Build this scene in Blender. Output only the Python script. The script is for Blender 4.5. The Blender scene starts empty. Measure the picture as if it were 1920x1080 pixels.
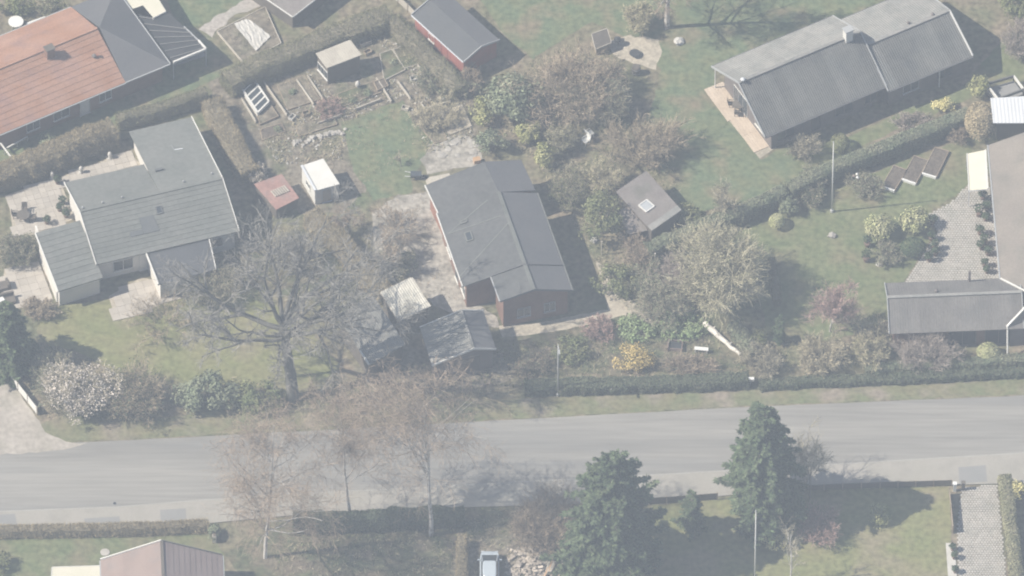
import bpy, bmesh, math, random
import numpy as np
from mathutils import Vector

# ------------------------------------------------------------------ camera, sky, sun, exposure
sc = bpy.context.scene
COL = sc.collection
ELEV = math.radians(49.0)          # camera looks down by this angle
DIST, PPM = 1500.0, 21.0           # metres to the middle of the view, photo pixels per metre there
SE, CE = math.sin(ELEV), math.cos(ELEV)
LENS = 36.0 * DIST / (1920.0 / PPM)
CAM = Vector((0, -DIST * CE, DIST * SE))

cam_d = bpy.data.cameras.new('camera'); cam = bpy.data.objects.new('camera', cam_d); COL.objects.link(cam)
cam.location = CAM; cam.rotation_euler = (math.pi / 2 - ELEV, 0, 0)
cam_d.lens = LENS; cam_d.sensor_width = 36; cam_d.clip_start = 1; cam_d.clip_end = 6000
sc.camera = cam

SUN_EL = math.radians(45.0)
SUN_TO = Vector((-0.99, -0.139, 0)).normalized()       # horizontal direction towards the sun
world = bpy.data.worlds.new('World'); sc.world = world; world.use_nodes = True
wn = world.node_tree.nodes; wl = world.node_tree.links
bg = wn['Background']
sky = wn.new('ShaderNodeTexSky'); sky.sky_type = 'NISHITA'; sky.sun_disc = False
sky.sun_elevation = SUN_EL; sky.sun_rotation = math.atan2(SUN_TO.x, SUN_TO.y)
wl.new(sky.outputs[0], bg.inputs[0]); bg.inputs[1].default_value = 0.05
sun_d = bpy.data.lights.new('sun', 'SUN'); sun = bpy.data.objects.new('sun', sun_d); COL.objects.link(sun)
sun_d.energy = 5.0; sun_d.angle = math.radians(0.5); sun_d.color = (1.0, 0.92, 0.79)
to_sun = Vector((SUN_TO.x * math.cos(SUN_EL), SUN_TO.y * math.cos(SUN_EL), math.sin(SUN_EL)))
sun.rotation_euler = to_sun.to_track_quat('Z', 'Y').to_euler(); sun.location = (-100, -20, 100)

sc.view_settings.view_transform = 'Standard'; sc.view_settings.look = 'None'
sc.view_settings.exposure = 0.98; sc.view_settings.gamma = 1.0
cy = sc.cycles
cy.max_bounces = 4; cy.diffuse_bounces = 1; cy.glossy_bounces = 2; cy.transmission_bounces = 2
cy.volume_bounces = 0; cy.transparent_max_bounces = 8
cy.filter_width = 2.0
HAZE_DENSITY = 0.000272
HAZE_COLOR = (0.71, 0.82, 1.0)

# ------------------------------------------------------------------ photo point -> place
def G(px, py, z=0.0):
    d = Vector((0, CE, -SE)) * LENS + Vector((1, 0, 0)) * ((px - 960) / 1920 * 36) + Vector((0, SE, CE)) * ((540 - py) / 1920 * 36)
    t = (z - CAM.z) / d.z
    return CAM + d * t
VP = PPM * CE                       # photo pixels per metre of height
def V2(p): return Vector((p[0], p[1]))

# ------------------------------------------------------------------ materials
def nd(nt, kind, **kw):
    n = nt.nodes.new(kind)
    for k, v in kw.items():
        if isinstance(k, str) and hasattr(n, k): setattr(n, k, v)
    return n
MATS = {}
def M(name, c1, c2=None, scale=1.0, c3=None, scale3=.25, fine=.18, fscale=14, rough=.9, bump=0.0, objrand=0.0, island=0.0, spec=.2, wave=None, metal=0.0, stretch=None, zfade=None):
    m = bpy.data.materials.new(name); m.use_nodes = True; nt = m.node_tree; L = nt.links
    b = nt.nodes['Principled BSDF']; b.inputs['Roughness'].default_value = rough
    b.inputs['Specular IOR Level'].default_value = spec; b.inputs['Metallic'].default_value = metal
    geo = nt.nodes.new('ShaderNodeNewGeometry')
    pos = geo.outputs['Position']
    if stretch:
        mp = nt.nodes.new('ShaderNodeMapping'); mp.inputs['Scale'].default_value = stretch[:3]; mp.inputs['Rotation'].default_value = (0, 0, stretch[3])
        L.new(pos, mp.inputs[0]); pos = mp.outputs[0]
    def noise(s, d=4):
        n = nt.nodes.new('ShaderNodeTexNoise'); n.inputs['Scale'].default_value = s; n.inputs['Detail'].default_value = d
        L.new(pos, n.inputs['Vector']); return n.outputs[0]
    def ramp(sock, a, b_):
        r = nt.nodes.new('ShaderNodeMapRange'); r.inputs[1].default_value = a; r.inputs[2].default_value = b_
        L.new(sock, r.inputs[0]); return r.outputs[0]
    def mix(f, a, bb, mode='MIX'):
        x = nt.nodes.new('ShaderNodeMix'); x.data_type = 'RGBA'; x.blend_type = mode
        for s, v in ((x.inputs[0], f), (x.inputs[6], a), (x.inputs[7], bb)):
            if hasattr(v, 'links'): L.new(v, s)
            elif isinstance(v, (int, float)): s.default_value = v
            else: s.default_value = (*v, 1)
        return x.outputs[2]
    col = mix(ramp(noise(scale), .35, .65), c1, c2 or c1)
    if c3: col = mix(ramp(noise(scale3, 5), .5, .68), col, c3)
    def mul(fac_sock, amt, lo=0.0, hi=1.0):
        nonlocal col
        r = nt.nodes.new('ShaderNodeMapRange'); r.inputs[1].default_value = lo; r.inputs[2].default_value = hi
        r.inputs[3].default_value = 1 - amt; r.inputs[4].default_value = 1 + amt
        L.new(fac_sock, r.inputs[0])
        h = nt.nodes.new('ShaderNodeVectorMath'); h.operation = 'SCALE'
        L.new(col, h.inputs[0]); L.new(r.outputs[0], h.inputs['Scale']); col = h.outputs[0]
    if fine: mul(noise(fscale, 3), fine, .3, .7)
    if objrand:
        oi = nt.nodes.new('ShaderNodeObjectInfo'); mul(oi.outputs['Random'], objrand)
    if island: mul(geo.outputs['Random Per Island'], island)
    if wave:                              # fine ribs or courses: (scale, dirx, diry, amount)
        mp = nt.nodes.new('ShaderNodeVectorMath'); mp.operation = 'DOT_PRODUCT'
        L.new(geo.outputs['Position'], mp.inputs[0]); mp.inputs[1].default_value = (wave[1], wave[2], 0)
        ml = nt.nodes.new('ShaderNodeMath'); ml.operation = 'MULTIPLY'; L.new(mp.outputs['Value'], ml.inputs[0]); ml.inputs[1].default_value = 2 * math.pi / wave[0]
        si = nt.nodes.new('ShaderNodeMath'); si.operation = 'SINE'; L.new(ml.outputs[0], si.inputs[0])
        bp = nt.nodes.new('ShaderNodeBump'); bp.inputs['Strength'].default_value = 1; bp.inputs['Distance'].default_value = wave[3]
        L.new(si.outputs[0], bp.inputs['Height']); L.new(bp.outputs[0], b.inputs['Normal'])
    elif bump:
        bp = nt.nodes.new('ShaderNodeBump'); bp.inputs['Strength'].default_value = .8; bp.inputs['Distance'].default_value = bump
        L.new(noise(fscale * .6, 3), bp.inputs['Height']); L.new(bp.outputs[0], b.inputs['Normal'])
    L.new(col, b.inputs['Base Color'])
    MATS[name] = m
    return m

# ------------------------------------------------------------------ objects
def tag(o, label=None, cat=None, group=None, kind=None):
    if label: o['label'] = label
    if cat: o['category'] = cat
    if group: o['group'] = group
    if kind: o['kind'] = kind
    return o
def empty(name, loc, label=None, cat=None, group=None):
    o = bpy.data.objects.new(name, None); COL.objects.link(o); o.location = loc; o.empty_display_size = .3
    return tag(o, label, cat, group)
def mesh_np(name, verts, quads=None, tris=None, polys=None, smooth=False):
    me = bpy.data.meshes.new(name)
    verts = np.asarray(verts, np.float32).reshape(-1, 3)
    loops = []; starts = []; n = 0
    if quads is not None and len(quads):
        q = np.asarray(quads, np.int32).reshape(-1, 4); loops.append(q.ravel()); starts.append(np.arange(len(q)) * 4 + n); n += q.size
    if tris is not None and len(tris):
        q = np.asarray(tris, np.int32).reshape(-1, 3); loops.append(q.ravel()); starts.append(np.arange(len(q)) * 3 + n); n += q.size
    if polys:
        for p in polys: loops.append(np.asarray(p, np.int32)); starts.append(np.array([n])); n += len(p)
    lo = np.concatenate(loops).astype(np.int32); st = np.concatenate(starts).astype(np.int32)
    me.vertices.add(len(verts)); me.vertices.foreach_set('co', verts.ravel())
    me.loops.add(len(lo)); me.loops.foreach_set('vertex_index', lo)
    me.polygons.add(len(st)); me.polygons.foreach_set('loop_start', st)
    me.update(calc_edges=True); me.validate()
    me.polygons.foreach_set('use_smooth', np.full(len(me.polygons), bool(smooth)))
    return me
def obj(name, me, mat=None, parent=None, **kw):
    """Mesh data is written in world coordinates; a child is re-based to its parents' origin."""
    o = bpy.data.objects.new(name, me); COL.objects.link(o)
    if mat is not None and not me.materials: me.materials.append(MATS[mat] if isinstance(mat, str) else mat)
    if parent is not None:
        o.parent = parent
        off = Vector((0, 0, 0)); p = parent
        while p: off += p.location; p = p.parent
        o.location = -off
    return tag(o, **kw)
class MB:
    """collects simple solids into one mesh"""
    def __init__(s): s.v = []; s.f = []
    def add(s, v, f):
        n = len(s.v); s.v += [tuple(x) for x in v]; s.f += [tuple(i + n for i in q) for q in f]; return s
    def prism(s, pts, up):                    # pts: 3d polygon (counter-clockwise from above), extruded by vector up
        n = len(pts); a = [Vector(p) for p in pts]; b = [p + Vector(up) for p in a]
        f = [tuple(range(n))[::-1], tuple(range(n, 2 * n))] + [(i, (i + 1) % n, n + (i + 1) % n, n + i) for i in range(n)]
        return s.add(a + b, f)
    def box(s, c, size, rz=0.0):              # c = centre of the bottom face
        cx, cy_, cz = c; w, d, h = size; ca, sa = math.cos(rz), math.sin(rz)
        p = [(cx + x * ca - y * sa, cy_ + x * sa + y * ca, cz) for x, y in ((-w/2, -d/2), (w/2, -d/2), (w/2, d/2), (-w/2, d/2))]
        return s.prism(p, (0, 0, h))
    def bar(s, a, b, w, h=None):              # square bar between two points
        a, b = Vector(a), Vector(b); d = (b - a)
        if d.length < 1e-6: return s
        d.normalize(); t = Vector((0, 0, 1)) if abs(d.z) < .9 else Vector((1, 0, 0))
        sx = d.cross(t).normalized() * w / 2; sy = sx.cross(d).normalized() * (h or w) / 2
        v = [p + q for p in (a, b) for q in (-sx - sy, sx - sy, sx + sy, -sx + sy)]
        return s.add(v, [(3, 2, 1, 0), (4, 5, 6, 7), (0, 1, 5, 4), (1, 2, 6, 5), (2, 3, 7, 6), (3, 0, 4, 7)])
    def tube(s, a, b, r0, r1=None, n=8):
        a, b = Vector(a), Vector(b); r1 = r0 if r1 is None else r1; d = (b - a).normalized()
        t = Vector((0, 0, 1)) if abs(d.z) < .9 else Vector((1, 0, 0)); x = d.cross(t).normalized(); y = x.cross(d)
        v = []
        for p, r in ((a, r0), (b, r1)):
            v += [p + (x * math.cos(2 * math.pi * i / n) + y * math.sin(2 * math.pi * i / n)) * r for i in range(n)]
        return s.add(v, [tuple(range(n))[::-1], tuple(range(n, 2 * n))] + [(i, (i + 1) % n, n + (i + 1) % n, n + i) for i in range(n)])
    def lathe(s, c, prof, n=12):              # prof: (radius, z) from the bottom up
        v = []; f = []; c = Vector(c)
        for r, z in prof: v += [c + Vector((r * math.cos(2 * math.pi * i / n), r * math.sin(2 * math.pi * i / n), z)) for i in range(n)]
        for k in range(len(prof) - 1):
            for i in range(n): f.append((k * n + i, k * n + (i + 1) % n, (k + 1) * n + (i + 1) % n, (k + 1) * n + i))
        f.append(tuple(range(n))[::-1]); f.append(tuple(range((len(prof) - 1) * n, len(prof) * n)))
        return s.add(v, f)
    def build(s, name, mat, parent=None, smooth=False, **kw):
        me = mesh_np(name, s.v, polys=s.f, smooth=smooth)
        return obj(name, me, mat, parent, **kw)

# ------------------------------------------------------------------ palette
M('ground', (0.155, 0.151, 0.090), (0.230, 0.189, 0.138), .35, c3=(0.115, 0.135, 0.072), scale3=.16, fine=0.45, fscale=2.0, bump=.03)
M('lawn', (0.135, 0.165, 0.081), (0.172, 0.185, 0.098), .5, c3=(0.208, 0.185, 0.115), scale3=.22, fine=0.26, fscale=2.0, bump=.02)
M('lawn_bright', (0.192, 0.205, 0.092), (0.224, 0.215, 0.109), .35, c3=(0.244, 0.215, 0.138), scale3=.2, fine=0.26, fscale=2.0, bump=.02)
M('lawn_green', (0.130, 0.170, 0.098), (0.163, 0.179, 0.098), .5, c3=(0.214, 0.179, 0.121), scale3=.25, fine=0.26, fscale=2.0, bump=.02)
M('lawn_moss', (0.098, 0.112, 0.065), (0.152, 0.133, 0.089), .7, c3=(0.187, 0.155, 0.119), scale3=.35, fine=0.4, fscale=2.2, bump=.03)
M('verge', (0.161, 0.180, 0.098), (0.208, 0.190, 0.115), .4, c3=(0.270, 0.230, 0.184), scale3=.3, fine=0.24, fscale=2.2, bump=.02)
M('soil', (0.170, 0.144, 0.110), (0.239, 0.211, 0.168), .6, c3=(0.130, 0.134, 0.084), scale3=.4, fine=0.4, fscale=2.4, bump=.05)
M('soil_dark', (.115, .095, .08), (.16, .135, .11), 1.5, fine=.25, fscale=6, bump=.05)
M('road', (.252, .243, .228), (.325, .312, .288), .5, c3=(.24, .236, .228), scale3=.4, fine=.10, fscale=4, stretch=(.04, .8, 1, -.05))
M('pavement', (0.351, 0.334, 0.296), (0.378, 0.355, 0.322), .3, c3=(0.324, 0.307, 0.276), scale3=.5, fine=.06, fscale=7)
M('patch', (.27, .27, .265), (.29, .285, .28), .6, fine=.06)
M('kerb', (.36, .345, .32), (.40, .39, .36), 1.2, fine=.1)
M('gravel', (0.391, 0.356, 0.320), (0.446, 0.408, 0.375), .5, c3=(0.335, 0.323, 0.280), scale3=.5, fine=0.2, fscale=3, bump=.02)
M('sand_patio', (0.420, 0.373, 0.299), (0.483, 0.430, 0.347), .8, c3=(0.347, 0.315, 0.252), scale3=.9, fine=0.22, fscale=3)
M('flag', (.44, .40, .35), (.50, .46, .41), .9, fine=.12, objrand=.10)
M('deck', (.56, .46, .36), (.62, .52, .42), .8, fine=.1, fscale=6, objrand=.05)
M('cobble', (.43, .415, .38), (.52, .49, .455), 1.6, c3=(.40, .385, .355), scale3=.8, fine=.08, fscale=5, island=.06)
M('roof_orange', (0.357, 0.190, 0.122), (0.403, 0.241, 0.179), .4, c3=(0.327, 0.195, 0.157), scale3=.6, fine=0.12, fscale=5, objrand=.07)
M('roof_slate', (0.132, 0.135, 0.144), (0.149, 0.148, 0.156), .4, fine=.06, fscale=4)
M('roof_grey', (0.174, 0.182, 0.172), (0.194, 0.198, 0.187), .35, c3=(0.162, 0.170, 0.160), scale3=.3, fine=0.13, fscale=2.5, objrand=0.08)
M('roof_felt', (0.112, 0.115, 0.117), (0.129, 0.130, 0.131), .3, c3=(0.105, 0.107, 0.108), scale3=.25, fine=0.14, fscale=2.5)
M('roof_dark', (0.101, 0.106, 0.114), (0.119, 0.121, 0.125), .4, fine=.07, fscale=5)
M('roof_patch', (.13, .14, .145), (.15, .155, .16), .8, fine=.08)
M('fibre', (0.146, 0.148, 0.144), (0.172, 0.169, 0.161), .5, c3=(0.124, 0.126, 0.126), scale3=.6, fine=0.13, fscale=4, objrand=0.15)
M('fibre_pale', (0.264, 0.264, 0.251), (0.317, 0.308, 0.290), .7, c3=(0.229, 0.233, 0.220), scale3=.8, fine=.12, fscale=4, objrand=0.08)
M('roof_brown', (0.235, 0.208, 0.185), (0.263, 0.234, 0.205), .5, c3=(0.206, 0.190, 0.168), scale3=.4, fine=0.12, fscale=6, objrand=.05)
M('shed_brown', (.22, .195, .185), (.26, .235, .22), .8, c3=(.19, .18, .16), scale3=.7, fine=.12, fscale=5, objrand=.05)
M('shed_grey', (0.222, 0.223, 0.212), (0.275, 0.268, 0.245), .8, c3=(0.180, 0.182, 0.175), scale3=.7, fine=.14, fscale=4, objrand=.08)
M('pale_roof', (0.580, 0.556, 0.487), (0.695, 0.660, 0.580), .8, c3=(0.348, 0.348, 0.314), scale3=.55, fine=.12, fscale=3, stretch=(1, .25, 1, -.45))
M('cream', (0.666, 0.639, 0.522), (0.702, 0.666, 0.558), .8, fine=.04)
M('white', (.70, .69, .65), (.75, .74, .71), .8, fine=.06, rough=.7)
M('white_metal', (.66, .68, .71), (.70, .72, .75), .5, fine=.05, rough=.5)
M('plaster', (.68, .66, .61), (.73, .70, .66), .6, fine=.07)
M('brick_wall', (0.227, 0.135, 0.104), (0.264, 0.163, 0.128), 1.2, fine=.15, fscale=9)
M('brick_red', (0.300, 0.142, 0.100), (0.345, 0.190, 0.140), 1.0, fine=.15, fscale=6)
M('brick_dark', (.17, .15, .145), (.20, .175, .165), 1.2, fine=.12, fscale=9)
M('red_paint', (0.374, 0.126, 0.098), (0.425, 0.168, 0.140), .9, c3=(0.340, 0.192, 0.168), scale3=1.2, fine=.12, objrand=.08)
M('pink_roof', (0.288, 0.220, 0.196), (0.317, 0.248, 0.224), .6, c3=(0.274, 0.224, 0.208), scale3=.8, fine=.08, objrand=.05)
M('wood_dark', (.13, .115, .10), (.16, .14, .12), 1, fine=.15)
M('wood', (.30, .24, .18), (.36, .30, .23), 1.2, fine=.18, objrand=.1)
M('wood_pale', (.46, .42, .36), (.54, .50, .43), 1.2, fine=.15, objrand=.1)
M('orange_wood', (0.510, 0.330, 0.192), (0.561, 0.400, 0.264), 1.2, fine=.1)
M('log', (0.670, 0.627, 0.564), (0.756, 0.728, 0.672), 2.0, fine=.2)
M('stone', (.38, .36, .33), (.50, .47, .43), 1.5, fine=.2, objrand=.15)
M('stone_white', (0.527, 0.510, 0.476), (0.595, 0.578, 0.544), 1.5, fine=.12)
M('glass', (.05, .06, .07), (.07, .08, .09), .5, rough=.12, spec=.6, fine=0)
M('glass_sky', (.42, .45, .48), (.50, .52, .54), .8, rough=.15, spec=.6, fine=.05)
M('dark', (.045, .05, .055), (.06, .06, .065), 1, fine=.1)
M('pot', (.16, .11, .09), (.22, .15, .12), 2, fine=.1)
M('metal', (.40, .41, .42), (.45, .46, .46), 1, rough=.5, fine=.05)
M('paint_white', (.78, .78, .76), (.80, .80, .78), 1, rough=.4, fine=.02)
M('car_paint', (.46, .52, .58), (.48, .54, .60), .5, rough=.25, spec=.5, fine=0)
M('rubber', (.03, .03, .03), (.035, .035, .035), 1, fine=0)
M('red', (.45, .09, .06), (.5, .12, .08), 1, fine=0)
M('lamp_red', (.45, .04, .03), (.5, .05, .04), 1, fine=0, rough=.3)
# plants
M('bark', (.17, .155, .135), (.225, .205, .175), 1.6, fine=.2)
M('bark_green', (0.231, 0.231, 0.188), (0.294, 0.281, 0.225), 1.4, fine=.2)
M('birch_bark', (.60, .57, .53), (.68, .65, .61), 1.4, c3=(.30, .27, .25), scale3=2.2, fine=.15)
M('twig', (0.355, 0.285, 0.211), (0.480, 0.385, 0.285), .7, fine=.15, island=.3)
M('twig_grey', (0.349, 0.317, 0.236), (0.463, 0.416, 0.302), .7, fine=.12, island=.3)
M('twig_birch', (0.332, 0.260, 0.196), (0.412, 0.322, 0.243), .6, fine=.12, island=.3)
M('twig_purple', (0.371, 0.298, 0.217), (0.482, 0.403, 0.284), .7, fine=.12, island=.3)
M('twig_pink', (0.405, 0.270, 0.236), (0.486, 0.344, 0.304), .8, fine=.12, island=.3)
M('twig_pale', (0.477, 0.425, 0.290), (0.604, 0.532, 0.374), .7, fine=.12, island=.3)
M('bud_green', (0.350, 0.351, 0.195), (0.462, 0.432, 0.270), .7, fine=.12, island=.3)
M('leaf_dark', (.055, .085, .045), (.085, .115, .06), .8, fine=.15, island=.4)
M('leaf_conifer', (0.073, 0.107, 0.056), (0.120, 0.153, 0.081), .8, fine=.15, island=0.6)
M('leaf_mid', (0.144, 0.173, 0.079), (0.216, 0.218, 0.111), .8, fine=.15, island=.4)
M('leaf_bright', (0.220, 0.304, 0.138), (0.302, 0.370, 0.193), .8, fine=.15, island=.35)
M('leaf_grey', (0.182, 0.219, 0.136), (0.259, 0.277, 0.178), .8, fine=.15, island=.45)
M('leaf_lime', (0.381, 0.402, 0.193), (0.508, 0.497, 0.289), .9, fine=.12, island=.35)
M('leaf_yellowgreen', (0.286, 0.302, 0.127), (0.385, 0.378, 0.184), .9, fine=.12, island=.35)
M('blossom_white', (0.575, 0.517, 0.460), (0.736, 0.667, 0.598), .9, fine=.1, island=.3)
M('forsythia', (0.589, 0.446, 0.163), (0.684, 0.532, 0.237), .9, fine=.1, island=.3)
M('forsythia_pale', (.70, .62, .26), (.80, .72, .36), .9, fine=.1, island=.3)
M('hedge_brown', (0.349, 0.291, 0.184), (0.463, 0.383, 0.244), .7, fine=.15, island=.35)
M('hedge_green', (0.163, 0.194, 0.124), (0.242, 0.246, 0.165), .7, fine=.15, island=.35)
M('hedge_dark', (0.089, 0.109, 0.069), (0.130, 0.146, 0.094), .7, fine=.15, island=.35)
M('hedge_core', (0.135, 0.128, 0.090), (0.180, 0.173, 0.120), 1.2, fine=.15)
M('hedge_olive', (0.230, 0.230, 0.135), (0.304, 0.290, 0.180), .7, fine=.15, island=.35)
M('hedge_core_brown', (.22, .195, .145), (.27, .24, .18), 1.2, fine=.2)
M('pink_tile_shaded', (.25, .20, .195), (.28, .23, .225), .6, fine=.1, objrand=.05)  # same tiles as pink_roof, with the shade of the sunless slope mixed in
M('roof_wing', (.175, .165, .16), (.20, .19, .18), .6, c3=(.16, .155, .15), scale3=.5, fine=.12, fscale=4, objrand=.07)
M('yard_gravel', (.34, .315, .275), (.42, .39, .345), .7, c3=(.22, .205, .175), scale3=.55, fine=.3, fscale=2.6)
M('twig_oak', (0.248, 0.236, 0.215), (0.323, 0.306, 0.282), .7, fine=.12, island=.3)
M('bark_oak', (0.144, 0.140, 0.126), (0.194, 0.187, 0.169), 1.4, fine=.2)
M('twig_bud', (0.460, 0.424, 0.296), (0.564, 0.517, 0.367), .7, fine=.12, island=.3)
M('roof_red', (.34, .20, .175), (.39, .24, .21), .7, c3=(.30, .22, .20), scale3=.8, fine=.15, fscale=4)
M('track', (.385, .35, .305), (.46, .42, .375), .22, c3=(.33, .305, .255), scale3=.35, fine=.16, fscale=2.2)
M('twig_stalk', (.38, .325, .28), (.46, .39, .34), .6, fine=.12, island=.3)
M('roof_annexe', (.088, .093, .103), (.102, .106, .115), .5, fine=.08, fscale=4)
# ------------------------------------------------------------------ ground sheets
def densify(pts, step=.6, jit=0.0, seed=0):
    rng = random.Random(seed); out = []
    n = len(pts)
    for i in range(n):
        a, b = pts[i], pts[(i + 1) % n]; k = max(1, int((b - a).length / step))
        for j in range(k):
            p = a.lerp(b, j / k)
            if jit: p = p + Vector((rng.uniform(-jit, jit), rng.uniform(-jit, jit), 0))
            out.append(p)
    return out
def poly_mesh(name, pts):
    bm = bmesh.new(); f = bm.faces.new([bm.verts.new(p) for p in pts])
    bmesh.ops.triangulate(bm, faces=[f]); bmesh.ops.recalc_face_normals(bm, faces=bm.faces)
    if sum(f.normal.z for f in bm.faces) < 0: bmesh.ops.reverse_faces(bm, faces=bm.faces)
    me = bpy.data.meshes.new(name); bm.to_mesh(me); bm.free(); return me
def sheet(name, px, z, mat, label, jit=.12, kind='structure', cat=None, step=.6):
    pts = [G(x, y, z) for x, y in px]
    if jit: pts = densify(pts, step, jit, hash(label) % 999 if False else len(label) + int(px[0][0]))
    return obj(name, poly_mesh(name, pts), mat, None, label=label, kind=kind, cat=cat)
def in_poly(x, y, P):
    c = False; j = len(P) - 1
    for i in range(len(P)):
        if (P[i][1] > y) != (P[j][1] > y) and x < (P[j][0] - P[i][0]) * (y - P[i][1]) / (P[j][1] - P[i][1]) + P[i][0]: c = not c
        j = i
    return c
def flagstones(parent, px, u, w, d, mat, z, gap=.014, seed=1, name='paving_slab', h=.04, most=300):
    """paving slabs inside a polygon, each its own child sharing one mesh"""
    P = [G(x, y) for x, y in px]; rng = random.Random(seed)
    u = Vector((u[0], u[1])).normalized(); v = Vector((-u.y, u.x)); rz = math.atan2(u.y, u.x)
    c0 = sum((p.xy for p in P), Vector((0, 0))) / len(P); pts = []
    n = int(30 / min(w, d))
    for i in range(-n, n):
        for j in range(-n, n):
            q = c0 + u * (i * w) + v * (j * d)
            if in_poly(q.x, q.y, P): pts.append(q)
    mb = MB(); mb.box((0, 0, 0), (w - gap, d - gap, h)); me = mesh_np(name, mb.v, polys=mb.f); me.materials.append(MATS[mat])
    for q in pts[:most]:
        o = bpy.data.objects.new(name, me); COL.objects.link(o); o.parent = parent
        o.location = (q.x - parent.location.x, q.y - parent.location.y, z + rng.uniform(-.005, .005)); o.rotation_euler = (rng.uniform(-.006, .006), rng.uniform(-.006, .006), rz)

# ------------------------------------------------------------------ building pieces
def slab(name, pts, thick, mat, parent):
    pts = [Vector(p) for p in pts]; n = (pts[1] - pts[0]).cross(pts[2] - pts[0]).normalized()
    if n.z < 0: pts.reverse(); n = -n
    return MB().prism([p - n * thick for p in pts], n * thick).build(name, mat, parent), n
def roof_slope(parent, e0, e1, r1, r0, mat, style=None, thick=.10, name='roof', sheetmat=None):
    e0, e1, r1, r0 = map(Vector, (e0, e1, r1, r0))
    base, n = slab(name, (e0, e1, r1, r0), thick, mat, parent)
    if style and style[0] == 'courses':
        k = style[1]
        for i in range(k):
            t0, t1 = i / k, min(1, (i + 1.12) / k)
            a, b = e0.lerp(r0, t0), e1.lerp(r1, t0); c, d = e1.lerp(r1, t1), e0.lerp(r0, t1)
            hi, lo = n * style[2], n * .012
            v = [a + n * .003, b + n * .003, c + n * .003, d + n * .003, a + hi, b + hi, c + lo, d + lo]
            MB().add(v, [(3, 2, 1, 0), (4, 5, 6, 7), (0, 1, 5, 4), (1, 2, 6, 5), (2, 3, 7, 6), (3, 0, 4, 7)]).build('tile_course', sheetmat or mat, base)
    if style and style[0] == 'sheets':
        W, per, amp = style[1:4]; L = (e1 - e0).length; k = max(1, round(L / W)); W = L / k; u = (e1 - e0).normalized()
        m = int(W / per * 6) + 1; me = None
        for i in range(k):
            if me is None:
                v = []; q = []
                for j in range(m + 1):
                    s = W * j / m; hgt = n * (.012 + amp * (1 + math.sin(2 * math.pi * round(W / per) * j / m)))
                    v += [e0 + u * s + hgt, r0 + u * s + hgt]
                for j in range(m): q.append((2 * j, 2 * j + 2, 2 * j + 3, 2 * j + 1))
                me = mesh_np('roof_sheet', v, quads=q, smooth=True); me.materials.append(MATS[sheetmat or mat])
            o = obj('roof_sheet', me, None, base); o.location = Vector(o.location) + u * (W * i) + n * (.004 * (i % 2))
    return base, n
def window(parent, p, u, n, z0, w, h, frame='white', pane='glass', name='window', bars=1):
    p, u, n = Vector(p), Vector(u), Vector(n); up = Vector((0, 0, 1)); c = p + up * z0 + n * .025
    f = MB(); t = .07
    f.bar(c - u * w / 2, c + u * w / 2, .06, t); f.bar(c - u * w / 2 + up * h, c + u * w / 2 + up * h, .06, t)
    for k in range(bars + 2):
        s = -w / 2 + w * k / (bars + 1); f.bar(c + u * s, c + u * s + up * h, t, .062)
    o = f.build(name, frame, parent)
    a = p + up * z0 + n * .012
    MB().prism([a - u * w / 2, a + u * w / 2, a + u * w / 2 + up * h, a - u * w / 2 + up * h], n * .008).build('pane' if pane.startswith('glass') else 'door_leaf', pane, o)
    MB().bar(p + up * (z0 - .06) - u * (w / 2 + .06) + n * .06, p + up * (z0 - .06) + u * (w / 2 + .06) + n * .06, .12, .05).build('sill', frame, o)
    return o
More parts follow.
